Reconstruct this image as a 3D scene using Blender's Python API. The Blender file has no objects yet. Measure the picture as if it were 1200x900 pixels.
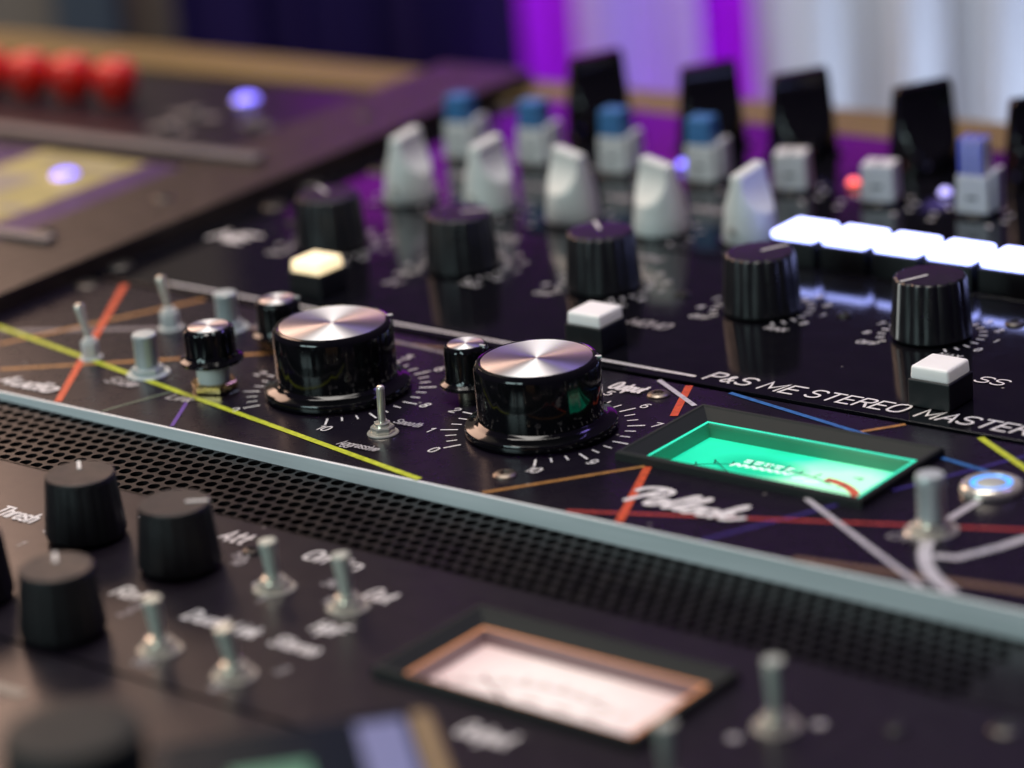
import bpy, bmesh, math, random
from mathutils import Matrix, Vector

# ------------------------------------------------------------------ scale
# all lengths below are in "panel units"; one unit is 8.4 mm (a 2U panel is about 10.6 units high)
S = 0.0084
R_ = math.radians
sc = bpy.context.scene
col = sc.collection
random.seed(7)

# ------------------------------------------------------------------ camera
cam_d = bpy.data.cameras.new("camera")
cam = bpy.data.objects.new("camera", cam_d)
col.objects.link(cam)
CAM = Vector((53.1606, -66.6179, 31.5003))
RIGHT = Vector((0.79016797, 0.60829479, -0.07491352))
DOWN = Vector((0.14728111, -0.30710638, -0.94020952))
FWD = Vector((-0.59493097, 0.7318901, -0.33225596))
m = Matrix.Identity(4)
for i in range(3):
    m[i][0] = RIGHT[i]
    m[i][1] = -DOWN[i]
    m[i][2] = -FWD[i]
    m[i][3] = CAM[i] * S
cam.matrix_world = m
cam_d.sensor_width = 36.0
cam_d.lens = 108.73
cam_d.clip_start = 0.02
cam_d.clip_end = 50
cam_d.dof.use_dof = True
cam_d.dof.focus_distance = 91.3 * S
cam_d.dof.aperture_fstop = 5.9
cam_d.dof.aperture_blades = 0
sc.camera = cam

# ------------------------------------------------------------------ world and exposure
w = bpy.data.worlds.new("World")
sc.world = w
w.use_nodes = True
bg = w.node_tree.nodes["Background"]
bg.inputs[0].default_value = (0.46, 0.28, 0.70, 1)
bg.inputs[1].default_value = 0.085
sc.view_settings.view_transform = 'Standard'
sc.view_settings.look = 'None'
sc.view_settings.exposure = 0.0
sc.view_settings.gamma = 1.0
sc.view_settings.use_curve_mapping = False
sc.cycles.use_denoising = True
sc.cycles.max_bounces = 8
sc.cycles.sample_clamp_indirect = 6.0
sc.cycles.caustics_reflective = False
sc.cycles.caustics_refractive = False


# ------------------------------------------------------------------ lamps of the room
def aim(o, loc, target):
    o.location = Vector(loc) * S
    d = (Vector(target) - Vector(loc)).normalized()
    o.rotation_euler = d.to_track_quat('-Z', 'Y').to_euler()


def area(name, loc, target, sx, sy, power, colr, spread=180):
    l = bpy.data.lights.new(name, 'AREA')
    l.shape = 'RECTANGLE'
    l.size = sx * S
    l.size_y = sy * S
    l.energy = power
    l.color = colr
    l.spread = R_(spread)
    o = bpy.data.objects.new(name, l)
    col.objects.link(o)
    aim(o, loc, target)
    return o


def spot(name, loc, target, power, colr, size, blend=1.0, radius=1.0):
    l = bpy.data.lights.new(name, 'SPOT')
    l.energy = power
    l.color = colr
    l.spot_size = R_(size)
    l.spot_blend = blend
    l.shadow_soft_size = radius * S
    o = bpy.data.objects.new(name, l)
    col.objects.link(o)
    aim(o, loc, target)
    return o


# horizontal directions of the background: HF away from the camera, HR to the right
HF = Vector((-0.631, 0.776, 0))
HR = Vector((0.776, 0.631, 0))


def back(s, dist, z=0.0):
    """point of the background: s to the right, dist in front of the camera (horizontal)"""
    p = Vector((CAM.x, CAM.y, 0)) + HF * dist + HR * s
    return Vector((p.x, p.y, z))


# warm ceiling panel over the desk, added warm light at the back left, cool daylight from the front left
area("ceiling_light", (-30, 10, 150), (0, 0, 0), 80, 80, 14.5, (1.0, 0.94, 0.88))
area("warm_reflection_light", back(-50, 165, 50), (-12, -6, 0), 46, 40, 2.6, (1.0, 0.64, 0.47))  # unseen warm source, added so the left panels reflect brown
area("cool_window_light", (-20, -130, 45), (0, 0, 0), 60, 45, 4.6, (0.74, 1.0, 1.0))
area("blue_stage_light", back(42, 120, 70), (10, 10, 0), 12, 12, 0.5, (0.35, 0.25, 1.0))
# washes on the curtain behind the desk
spot("curtain_wash", back(46, 146, -50), back(30, 172, -18), 9.0, (0.66, 0.78, 1.0), 48, 1.0, 1.5)
spot("curtain_uplight_magenta", back(13.6, 160, -62), back(13.6, 178, -14), 10, (0.66, 0.08, 1.0), 17, 1.0, 0.5)
spot("curtain_uplight_edge", back(3.8, 160, -62), back(3.8, 178, -14), 8, (0.55, 0.06, 1.0), 17, 1.0, 0.5)
spot("curtain_uplight_violet", back(8.6, 150, -62), back(8.6, 172, -12), 7.0, (0.52, 0.24, 1.0), 20, 1.0, 0.8)
spot("backdrop_wash", back(8.0, 140, -8), back(5.0, 178, 15), 5.5, (0.55, 0.20, 1.0), 54, 1.0, 0.8)


# ------------------------------------------------------------------ materials
def mat(name, base, rough=0.5, metal=0.0, emit=None, estr=0.0, rvar=0.0, rscale=200.0, bump=0.0, bscale=1500.0,
        cvar=0.0, cscale=120.0, aniso=0.0, spec=0.5, coat=0.0, sub=0.0, dust=0.0, dscale=260.0, stretch=None):
    mt = bpy.data.materials.new(name)
    mt.use_nodes = True
    nt = mt.node_tree
    b = nt.nodes["Principled BSDF"]
    b.inputs["Base Color"].default_value = (*base, 1)
    b.inputs["Roughness"].default_value = rough
    b.inputs["Metallic"].default_value = metal
    b.inputs["Specular IOR Level"].default_value = spec
    b.inputs["Coat Weight"].default_value = coat
    b.inputs["Coat Roughness"].default_value = 0.08
    if sub:
        b.inputs["Subsurface Weight"].default_value = sub
        b.inputs["Subsurface Radius"].default_value = (1, 1, 1)
        b.inputs["Subsurface Scale"].default_value = 0.0015
    if emit:
        b.inputs["Emission Color"].default_value = (*emit, 1)
        b.inputs["Emission Strength"].default_value = estr
    tc = nt.nodes.new("ShaderNodeTexCoord")
    vec = tc.outputs["Object"]
    if stretch:
        mp = nt.nodes.new("ShaderNodeMapping")
        mp.inputs["Scale"].default_value = stretch
        nt.links.new(vec, mp.inputs["Vector"])
        vec = mp.outputs["Vector"]

    def noise(scale, detail=4.0):
        n = nt.nodes.new("ShaderNodeTexNoise")
        n.inputs["Scale"].default_value = scale
        n.inputs["Detail"].default_value = detail
        nt.links.new(vec, n.inputs["Vector"])
        return n.outputs["Fac"]

    def maprange(src, a, bb, f0=0.3, f1=0.7):
        r = nt.nodes.new("ShaderNodeMapRange")
        r.inputs["From Min"].default_value = f0
        r.inputs["From Max"].default_value = f1
        r.inputs["To Min"].default_value = a
        r.inputs["To Max"].default_value = bb
        nt.links.new(src, r.inputs["Value"])
        return r.outputs["Result"]

    if rvar:
        nt.links.new(maprange(noise(rscale), max(0.02, rough - rvar), min(1, rough + rvar)), b.inputs["Roughness"])
    colsock = None
    if cvar:
        mx = nt.nodes.new("ShaderNodeMix")
        mx.data_type = 'RGBA'
        mx.inputs["A"].default_value = (*[c * (1 - cvar) for c in base], 1)
        mx.inputs["B"].default_value = (*[min(1, c * (1 + cvar)) for c in base], 1)
        nt.links.new(maprange(noise(cscale), 0, 1), mx.inputs["Factor"])
        colsock = mx.outputs["Result"]
    if dust:
        vo = nt.nodes.new("ShaderNodeTexVoronoi")
        vo.inputs["Scale"].default_value = dscale
        nt.links.new(tc.outputs["Object"], vo.inputs["Vector"])
        d1 = maprange(vo.outputs["Distance"], 1, 0, 0.03, 0.085)
        # only some of the cells carry a speck
        sp = nt.nodes.new("ShaderNodeSeparateColor")
        nt.links.new(vo.outputs["Color"], sp.inputs["Color"])
        gt = nt.nodes.new("ShaderNodeMath")
        gt.operation = 'GREATER_THAN'
        gt.inputs[1].default_value = 0.80
        nt.links.new(sp.outputs["Red"], gt.inputs[0])
        mu = nt.nodes.new("ShaderNodeMath")
        mu.operation = 'MULTIPLY'
        nt.links.new(d1, mu.inputs[0])
        nt.links.new(gt.outputs[0], mu.inputs[1])
        # faint film of dust
        fl = nt.nodes.new("ShaderNodeMath")
        fl.operation = 'MULTIPLY_ADD'
        nt.links.new(mu.outputs[0], fl.inputs[0])
        fl.inputs[1].default_value = dust
        film = maprange(noise(140.0, 6), 0.0, 0.004, 0.35, 0.75)
        nt.links.new(film, fl.inputs[2])
        mx2 = nt.nodes.new("ShaderNodeMix")
        mx2.data_type = 'RGBA'
        mx2.inputs["A"].default_value = (*base, 1)
        mx2.inputs["B"].default_value = (0.55, 0.52, 0.48, 1)
        if colsock:
            nt.links.new(colsock, mx2.inputs["A"])
        nt.links.new(fl.outputs[0], mx2.inputs["Factor"])
        colsock = mx2.outputs["Result"]
    if colsock:
        nt.links.new(colsock, b.inputs["Base Color"])
    if bump:
        bp = nt.nodes.new("ShaderNodeBump")
        bp.inputs["Strength"].default_value = bump
        bp.inputs["Distance"].default_value = 0.0002
        nt.links.new(noise(bscale, 3), bp.inputs["Height"])
        nt.links.new(bp.outputs["Normal"], b.inputs["Normal"])
    if aniso:
        b.inputs["Anisotropic"].default_value = aniso
        b.inputs["Anisotropic Rotation"].default_value = 0.25
        tg = nt.nodes.new("ShaderNodeTangent")
        tg.direction_type = 'RADIAL'
        tg.axis = 'Z'
        nt.links.new(tg.outputs["Tangent"], b.inputs["Tangent"])
    return mt


M = {}
M['panel_satin'] = mat('black_satin_panel', (0.009, 0.006, 0.011), 0.32, rvar=0.02, bump=0.05, bscale=2600, dust=0.4, dscale=150)
M['panel_stripe'] = mat('black_printed_panel', (0.006, 0.004, 0.010), 0.28, rvar=0.02, bump=0.05, bscale=2600, dust=0.6, dscale=150)
M['panel_gloss'] = mat('black_gloss_panel', (0.004, 0.004, 0.006), 0.10, rvar=0.03, bump=0.02, bscale=900, dust=0.6, dscale=160)
M['vent'] = mat('black_vent_sheet', (0.006, 0.005, 0.006), 0.36, spec=0.3, rvar=0.08, bump=0.1, bscale=2400)
M['brown'] = mat('brown_frame', (0.034, 0.023, 0.017), 0.40, rvar=0.06, bump=0.1, bscale=1500, cvar=0.2)
M['purple_panel'] = mat('purple_panel', (0.055, 0.022, 0.10), 0.4, rvar=0.06, cvar=0.2)
M['chassis'] = mat('chassis_black', (0.006, 0.006, 0.007), 0.6, rvar=0.1)
M['alu'] = mat('brushed_edge_aluminium', (0.88, 0.94, 0.93), 0.42, 0.12, rvar=0.12, rscale=300, cvar=0.24, cscale=160,
               bump=0.35, bscale=500, stretch=(0.06, 1, 1))
M['chrome'] = mat('nickel_plating', (0.84, 0.79, 0.68), 0.22, 0.6, rvar=0.06)
M['nickel_satin'] = mat('satin_nickel', (0.60, 0.63, 0.55), 0.36, 0.25, rvar=0.08)
M['brass'] = mat('gilded_nut', (0.80, 0.58, 0.24), 0.22, 1.0, rvar=0.08)
M['disc'] = mat('spun_aluminium_disc', (0.66, 0.645, 0.65), 0.50, 1.0, aniso=0.80)
M['gloss_black'] = mat('black_phenolic', (0.004, 0.004, 0.005), 0.10, rvar=0.03, spec=0.40, dust=0.10, dscale=300)
M['matte_black'] = mat('black_rubberised', (0.010, 0.009, 0.010), 0.50, rvar=0.08, bump=0.18, bscale=1800, dust=0.15, dscale=300)
M['knob_black'] = mat('black_nylon', (0.012, 0.012, 0.014), 0.33, rvar=0.07, bump=0.1, bscale=1800)
M['bezel'] = mat('meter_bezel_plastic', (0.024, 0.026, 0.025), 0.62, spec=0.2)
M['housing'] = mat('black_housing', (0.012, 0.014, 0.015), 0.42, rvar=0.06, bump=0.1)
M['white_cap'] = mat('white_key_cap', (0.88, 0.86, 0.83), 0.38, sub=0.5, emit=(1.0, 0.96, 0.93), estr=0.13, rvar=0.05, cvar=0.03)  # faint glow added to whiten the sides of the caps
M['lit_warm'] = mat('warm_lit_cap', (0.85, 0.74, 0.52), 0.35, emit=(1.0, 0.78, 0.45), estr=1.3, cvar=0.05)
M['print'] = mat('white_print', (0.78, 0.75, 0.74), 0.55, cvar=0.12, cscale=900)
M['print_dim'] = mat('grey_print', (0.40, 0.38, 0.39), 0.55, cvar=0.15, cscale=900)
M['pointer'] = mat('white_pointer_fill', (0.70, 0.69, 0.66), 0.5, cvar=0.06)
M['pointer_dim'] = mat('ivory_pointer_fill', (0.42, 0.39, 0.30), 0.5)
M['grey_knob'] = mat('light_grey_knob', (0.78, 0.80, 0.76), 0.30, rvar=0.05, sub=0.05, cvar=0.04)
M['white_knob'] = mat('white_knob', (0.74, 0.73, 0.71), 0.34, rvar=0.05, cvar=0.04)
M['blue_cap'] = mat('blue_knob_cap', (0.05, 0.19, 0.42), 0.34, rvar=0.05, cvar=0.08)
M['violet_cap'] = mat('violet_blue_cap', (0.13, 0.16, 0.62), 0.34, rvar=0.05)
M['red_knob'] = mat('red_knob', (0.68, 0.022, 0.012), 0.3, rvar=0.05)
M['steel'] = mat('screw_steel', (0.20, 0.17, 0.14), 0.42, 1.0, rvar=0.1, rscale=900)
M['dark_screw'] = mat('blackened_screw', (0.07, 0.065, 0.06), 0.35, 0.8, rvar=0.1)
M['grey_bar'] = mat('grey_bar', (0.22, 0.20, 0.20), 0.4, 0.4, rvar=0.08)
M['stub'] = mat('matt_nickel', (0.62, 0.68, 0.67), 0.36, 0.35, rvar=0.08)
M['washer'] = mat('white_washer', (0.66, 0.68, 0.66), 0.4)
M['led_blue'] = mat('blue_lamp', (0.2, 0.2, 0.9), 0.3, emit=(0.20, 0.16, 1.0), estr=3.2)
M['led_pale'] = mat('pale_lamp', (0.6, 0.6, 0.9), 0.3, emit=(0.42, 0.36, 1.0), estr=1.6)
M['led_red'] = mat('red_lamp', (0.9, 0.2, 0.2), 0.3, emit=(1.0, 0.10, 0.08), estr=2.2)
M['led_ring'] = mat('blue_ring_lamp', (0.1, 0.4, 0.9), 0.3, emit=(0.03, 0.30, 1.0), estr=1.5)
M['key_glow'] = mat('white_glowing_key', (0.9, 0.9, 0.95), 0.4, emit=(0.34, 0.40, 1.0), estr=5.5)
M['phone_glass'] = mat('dark_glass', (0.012, 0.017, 0.024), 0.14, rvar=0.03)
M['tan'] = mat('tan_rim', (0.36, 0.25, 0.12), 0.42, rvar=0.06, cvar=0.1)
M['yellow_label'] = mat('yellow_label', (0.36, 0.315, 0.12), 0.5, cvar=0.25, cscale=60)
M['pale_print'] = mat('pale_label_print', (0.26, 0.23, 0.19), 0.5)

STRIPES = {
    'yellow': (0.50, 0.56, 0.03), 'red': (0.62, 0.085, 0.025), 'crimson': (0.42, 0.045, 0.035), 'orange': (0.40, 0.19, 0.05),
    'white': (0.52, 0.50, 0.54), 'blue': (0.03, 0.14, 0.40), 'navy': (0.03, 0.018, 0.16), 'violet': (0.10, 0.04, 0.30),
    'sage': (0.10, 0.14, 0.10), 'grey': (0.20, 0.18, 0.19), 'brown': (0.17, 0.10, 0.06)}
for k, v in STRIPES.items():
    M['stripe_' + k] = mat(k + '_paint', v, 0.42, rvar=0.05, cvar=0.24, cscale=600)


def wood_mat():
    mt = mat('oiled_wood', (0.40, 0.27, 0.13), 0.55, rvar=0.08, spec=0.25)
    nt = mt.node_tree
    b = nt.nodes["Principled BSDF"]
    tc = nt.nodes.new("ShaderNodeTexCoord")
    mp = nt.nodes.new("ShaderNodeMapping")
    mp.inputs["Scale"].default_value = (6, 90, 90)
    n = nt.nodes.new("ShaderNodeTexNoise")
    n.inputs["Scale"].default_value = 1.4
    n.inputs["Detail"].default_value = 7
    cr = nt.nodes.new("ShaderNodeValToRGB")
    cr.color_ramp.elements[0].position = 0.35
    cr.color_ramp.elements[0].color = (0.14, 0.092, 0.036, 1)
    cr.color_ramp.elements[1].position = 0.68
    cr.color_ramp.elements[1].color = (0.24, 0.175, 0.07, 1)
    nt.links.new(tc.outputs["Object"], mp.inputs["Vector"])
    nt.links.new(mp.outputs["Vector"], n.inputs["Vector"])
    nt.links.new(n.outputs["Fac"], cr.inputs["Fac"])
    nt.links.new(cr.outputs["Color"], b.inputs["Base Color"])
    return mt


M['wood'] = wood_mat()
M['curtain_white'] = mat('white_drape', (0.70, 0.71, 0.74), 0.85, bump=0.3, bscale=900, spec=0.15)
M['curtain_violet_glow'] = mat('violet_glow_drape', (0.55, 0.03, 0.80), 0.85, bump=0.3, bscale=900, spec=0.15)  # magenta glow between the curtains, put into the cloth colour
M['curtain_violet_lit'] = mat('violet_lit_drape', (0.56, 0.42, 0.80), 0.85, bump=0.3, bscale=900, spec=0.15)  # violet light on a pale curtain, put into the cloth colour
M['curtain_dark'] = mat('indigo_drape', (0.020, 0.012, 0.075), 0.9, bump=0.3, bscale=900, spec=0.1)
M['wall'] = mat('grey_wall', (0.20, 0.18, 0.155), 0.8, cvar=0.12, cscale=8)
M['case_blue'] = mat('slate_blue_case', (0.055, 0.075, 0.10), 0.6)
M['case_tan'] = mat('tan_case', (0.36, 0.26, 0.16), 0.7)


def pane_mat():
    mt = bpy.data.materials.new('meter_glass')
    mt.use_nodes = True
    nt = mt.node_tree
    nt.nodes.clear()
    out = nt.nodes.new("ShaderNodeOutputMaterial")
    tr = nt.nodes.new("ShaderNodeBsdfTransparent")
    tr.inputs[0].default_value = (0.95, 0.97, 0.96, 1)
    gl = nt.nodes.new("ShaderNodeBsdfGlossy")
    gl.inputs["Roughness"].default_value = 0.06
    fr = nt.nodes.new("ShaderNodeFresnel")
    fr.inputs["IOR"].default_value = 1.35
    mx = nt.nodes.new("ShaderNodeMixShader")
    nt.links.new(fr.outputs[0], mx.inputs[0])
    nt.links.new(tr.outputs[0], mx.inputs[1])
    nt.links.new(gl.outputs[0], mx.inputs[2])
    nt.links.new(mx.outputs[0], out.inputs[0])
    return mt


M['pane'] = pane_mat()


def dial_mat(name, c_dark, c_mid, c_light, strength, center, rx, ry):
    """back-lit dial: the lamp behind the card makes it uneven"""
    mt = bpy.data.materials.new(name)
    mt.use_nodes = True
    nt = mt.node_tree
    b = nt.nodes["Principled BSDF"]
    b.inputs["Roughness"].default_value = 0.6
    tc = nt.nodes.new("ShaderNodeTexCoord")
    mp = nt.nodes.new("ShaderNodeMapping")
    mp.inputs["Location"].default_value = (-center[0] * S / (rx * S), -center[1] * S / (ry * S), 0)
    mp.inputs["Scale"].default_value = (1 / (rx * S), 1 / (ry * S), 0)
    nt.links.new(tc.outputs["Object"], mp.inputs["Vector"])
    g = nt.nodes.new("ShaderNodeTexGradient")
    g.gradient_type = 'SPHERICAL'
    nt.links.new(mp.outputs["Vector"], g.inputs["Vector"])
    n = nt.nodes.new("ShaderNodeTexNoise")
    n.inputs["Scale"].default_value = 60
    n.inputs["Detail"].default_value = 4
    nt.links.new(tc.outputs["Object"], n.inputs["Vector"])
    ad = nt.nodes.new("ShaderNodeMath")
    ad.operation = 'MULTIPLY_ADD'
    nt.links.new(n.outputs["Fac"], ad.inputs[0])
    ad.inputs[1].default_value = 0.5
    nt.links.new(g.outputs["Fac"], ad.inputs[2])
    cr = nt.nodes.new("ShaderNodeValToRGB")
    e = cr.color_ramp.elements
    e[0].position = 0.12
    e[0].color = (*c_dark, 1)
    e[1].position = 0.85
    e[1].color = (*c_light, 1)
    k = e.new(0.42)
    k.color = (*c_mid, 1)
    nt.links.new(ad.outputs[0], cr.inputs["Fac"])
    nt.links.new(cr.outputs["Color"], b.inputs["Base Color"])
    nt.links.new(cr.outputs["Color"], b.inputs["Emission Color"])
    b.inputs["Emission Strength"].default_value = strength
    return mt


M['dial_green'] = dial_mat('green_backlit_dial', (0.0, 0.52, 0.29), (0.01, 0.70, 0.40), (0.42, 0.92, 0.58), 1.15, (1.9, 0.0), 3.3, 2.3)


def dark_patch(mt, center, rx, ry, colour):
    """oval of deeper colour on a dial"""
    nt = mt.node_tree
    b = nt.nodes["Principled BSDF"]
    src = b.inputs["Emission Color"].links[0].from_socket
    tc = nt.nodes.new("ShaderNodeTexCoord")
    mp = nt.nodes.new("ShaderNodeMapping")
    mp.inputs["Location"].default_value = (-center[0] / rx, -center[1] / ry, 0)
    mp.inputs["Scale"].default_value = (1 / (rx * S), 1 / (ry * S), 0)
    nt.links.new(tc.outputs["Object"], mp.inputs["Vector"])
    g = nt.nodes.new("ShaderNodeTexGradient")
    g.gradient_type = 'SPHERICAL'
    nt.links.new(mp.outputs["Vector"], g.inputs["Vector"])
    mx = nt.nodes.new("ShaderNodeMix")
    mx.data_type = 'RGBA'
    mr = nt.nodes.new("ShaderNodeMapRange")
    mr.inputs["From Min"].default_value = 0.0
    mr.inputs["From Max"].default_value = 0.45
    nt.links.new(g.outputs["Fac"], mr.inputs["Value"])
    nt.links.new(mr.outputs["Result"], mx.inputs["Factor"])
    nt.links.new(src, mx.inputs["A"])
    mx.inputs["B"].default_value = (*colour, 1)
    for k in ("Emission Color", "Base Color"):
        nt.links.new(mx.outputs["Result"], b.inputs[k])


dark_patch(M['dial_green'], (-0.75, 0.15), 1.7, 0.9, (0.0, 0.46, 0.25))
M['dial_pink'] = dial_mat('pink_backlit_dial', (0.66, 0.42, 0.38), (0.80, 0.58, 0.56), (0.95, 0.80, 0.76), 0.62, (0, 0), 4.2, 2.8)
M['lip_green'] = mat('green_lit_lip', (0.05, 0.55, 0.36), 0.4, emit=(0.0, 0.66, 0.40), estr=1.0)
M['lip_orange'] = mat('amber_lit_lip', (0.6, 0.25, 0.1), 0.4, emit=(0.78, 0.30, 0.11), estr=0.55)
M['well_green'] = mat('green_meter_well', (0.16, 0.42, 0.32), 0.5)
M['well_pink'] = mat('mauve_meter_well', (0.42, 0.33, 0.34), 0.5)
M['dial_ink_green'] = mat('dial_ink', (0.0, 0.10, 0.07), 0.6)
M['dial_ink_white'] = mat('dial_white_ink', (0.8, 0.9, 0.85), 0.6, emit=(0.75, 1.0, 0.9), estr=0.9)
M['dial_ink_pink'] = mat('dial_grey_ink', (0.36, 0.25, 0.24), 0.6)
M['dial_red'] = mat('dial_red_arc', (0.72, 0.10, 0.05), 0.6, emit=(0.8, 0.10, 0.05), estr=0.35)
M['screen_green'] = mat('green_screen_patch', (0.05, 0.15, 0.1), 0.4, emit=(0.08, 0.26, 0.15), estr=0.5)
M['screen_highlight'] = mat('painted_blue_highlight', (0.12, 0.13, 0.25), 0.4, emit=(0.14, 0.15, 0.30), estr=0.5)  # lavender highlight on the glass, painted as a weakly glowing patch


# ------------------------------------------------------------------ geometry helpers
def link_mesh(name, verts, faces, material, parent=None, loc=(0, 0, 0), rz=0.0, smooth=None, label=None):
    me = bpy.data.meshes.new(name)
    me.from_pydata([(x * S, y * S, z * S) for x, y, z in verts], [], faces)
    me.update()
    if smooth is not None:
        me.polygons.foreach_set('use_smooth', [True] * len(me.polygons))
        me.set_sharp_from_angle(angle=R_(smooth))
    me.materials.append(M[material])
    o = bpy.data.objects.new(name, me)
    col.objects.link(o)
    o.location = Vector(loc) * S
    o.rotation_euler = (0, 0, rz)
    if parent:
        o.parent = parent
    if label:
        o['label'] = label
    return o


def bm_obj(name, bm, material, parent=None, loc=(0, 0, 0), rz=0.0, smooth=None, label=None):
    me = bpy.data.meshes.new(name)
    bm.to_mesh(me)
    bm.free()
    for v in me.vertices:
        v.co *= S
    if smooth is not None:
        me.polygons.foreach_set('use_smooth', [True] * len(me.polygons))
        me.set_sharp_from_angle(angle=R_(smooth))
    me.materials.append(M[material])
    o = bpy.data.objects.new(name, me)
    col.objects.link(o)
    o.location = Vector(loc) * S
    o.rotation_euler = (0, 0, rz)
    if parent:
        o.parent = parent
    if label:
        o['label'] = label
    return o


def box(name, x0, x1, y0, y1, z0, z1, material, parent=None, bev=0.0, seg=2, loc=(0, 0, 0), rz=0.0, label=None, taper=None):
    bm = bmesh.new()
    vs = []
    cx, cy = (x0 + x1) / 2, (y0 + y1) / 2
    for z in (z0, z1):
        for x, y in ((x0, y0), (x1, y0), (x1, y1), (x0, y1)):
            if taper and z == z1:
                x = cx + (x - cx) * taper
                y = cy + (y - cy) * taper
            vs.append(bm.verts.new((x, y, z)))
    for f in ((3, 2, 1, 0), (4, 5, 6, 7), (0, 1, 5, 4), (1, 2, 6, 5), (2, 3, 7, 6), (3, 0, 4, 7)):
        bm.faces.new([vs[i] for i in f])
    if bev:
        bmesh.ops.bevel(bm, geom=list(bm.edges), offset=bev, segments=seg, affect='EDGES', profile=0.5)
    o = bm_obj(name, bm, material, parent, loc, rz, 50 if bev else None, label)
    if bev:
        wn = o.modifiers.new('weighted_normals', 'WEIGHTED_NORMAL')
        wn.weight = 100
        wn.keep_sharp = True
    return o


def lathe(name, prof, material, parent=None, loc=(0, 0, 0), n=48, flute=None, rz=0.0, smooth=40, label=None, squash=None):
    """prof: (r, z) from the bottom up; r = 0 closes. flute(angle, r, z) -> factor on r. squash(z)->(fx, fy)"""
    verts, faces, rings = [], [], []
    for r, z in prof:
        if r <= 1e-6:
            rings.append([len(verts)])
            verts.append((0, 0, z))
        else:
            ring = []
            fx, fy = squash(z) if squash else (1, 1)
            for k in range(n):
                a = 2 * math.pi * k / n
                q = r * (flute(a, r, z) if flute else 1)
                ring.append(len(verts))
                verts.append((q * math.cos(a) * fx, q * math.sin(a) * fy, z))
            rings.append(ring)
    for a, b in zip(rings, rings[1:]):
        if len(a) == 1 and len(b) == 1:
            continue
        for k in range(n):
            k2 = (k + 1) % n
            if len(a) == 1:
                faces.append((a[0], b[k2], b[k]))
            elif len(b) == 1:
                faces.append((a[k], a[k2], b[0]))
            else:
                faces.append((a[k], a[k2], b[k2], b[k]))
    return link_mesh(name, verts, faces, material, parent, loc, rz, smooth, label)


def plate(name, xs, ys, holes, z0, z1, material, parent=None):
    """flat plate with rectangular openings; xs, ys are the cut lines, holes a set of (i, j) cells left out"""
    verts, faces = [], []
    nx, ny = len(xs), len(ys)
    for z in (z1, z0):
        for y in ys:
            for x in xs:
                verts.append((x, y, z))
    idx = lambda i, j, t: t * nx * ny + j * nx + i
    solid = lambda i, j: 0 <= i < nx - 1 and 0 <= j < ny - 1 and (i, j) not in holes
    for i in range(nx - 1):
        for j in range(ny - 1):
            if not solid(i, j):
                continue
            faces.append((idx(i, j, 0), idx(i + 1, j, 0), idx(i + 1, j + 1, 0), idx(i, j + 1, 0)))
            faces.append((idx(i, j + 1, 1), idx(i + 1, j + 1, 1), idx(i + 1, j, 1), idx(i, j, 1)))
            if not solid(i - 1, j):
                faces.append((idx(i, j + 1, 0), idx(i, j + 1, 1), idx(i, j, 1), idx(i, j, 0)))
            if not solid(i + 1, j):
                faces.append((idx(i + 1, j, 0), idx(i + 1, j, 1), idx(i + 1, j + 1, 1), idx(i + 1, j + 1, 0)))
            if not solid(i, j - 1):
                faces.append((idx(i, j, 0), idx(i, j, 1), idx(i + 1, j, 1), idx(i + 1, j, 0)))
            if not solid(i, j + 1):
                faces.append((idx(i + 1, j + 1, 0), idx(i + 1, j + 1, 1), idx(i, j + 1, 1), idx(i, j + 1, 0)))
    return link_mesh(name, verts, faces, material, parent)


ZSTEP = [0.0]


def chaikin(p, it=2):
    for _ in range(it):
        q = [p[0]]
        for a, b in zip(p, p[1:]):
            q.append((a[0] * .75 + b[0] * .25, a[1] * .75 + b[1] * .25))
            q.append((a[0] * .25 + b[0] * .75, a[1] * .25 + b[1] * .75))
        q.append(p[-1])
        p = q
    return p


def ribbon_geo(pts, width, z, verts, faces, rise=0.0004, cap=True):
    """flat mitred ribbon along pts; rises a hair along its way so that loops never lie in one plane"""
    if len(pts) < 2:
        return
    h = width / 2
    if cap:
        (x0, y0), (x1, y1) = pts[0], pts[1]
        d = math.hypot(x1 - x0, y1 - y0) or 1
        pts = [(x0 - (x1 - x0) / d * h * .8, y0 - (y1 - y0) / d * h * .8)] + list(pts)
        (x0, y0), (x1, y1) = pts[-1], pts[-2]
        d = math.hypot(x1 - x0, y1 - y0) or 1
        pts = list(pts) + [(x0 - (x1 - x0) / d * h * .8, y0 - (y1 - y0) / d * h * .8)]
    n = len(pts)
    base = len(verts)
    for i, (x, y) in enumerate(pts):
        a = pts[max(0, i - 1)]
        b = pts[min(n - 1, i + 1)]
        d1 = (x - a[0], y - a[1])
        d2 = (b[0] - x, b[1] - y)
        l1 = math.hypot(*d1)
        l2 = math.hypot(*d2)
        u1 = (d1[0] / l1, d1[1] / l1) if l1 > 1e-9 else None
        u2 = (d2[0] / l2, d2[1] / l2) if l2 > 1e-9 else None
        u1 = u1 or u2
        u2 = u2 or u1
        t = (u1[0] + u2[0], u1[1] + u2[1])
        lt = math.hypot(*t)
        if lt < 0.3:
            t = u1
            lt = 1
        t = (t[0] / lt, t[1] / lt)
        cosv = max(0.55, t[0] * u1[0] + t[1] * u1[1])
        hh = h / cosv
        if cap and i in (0, n - 1):
            hh = h * 0.55
        zz = z + rise * i
        verts.append((x - t[1] * hh, y + t[0] * hh, zz))
        verts.append((x + t[1] * hh, y - t[0] * hh, zz))
    for i in range(n - 1):
        a = base + 2 * i
        faces.append((a + 1, a + 3, a + 2, a))


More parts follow.
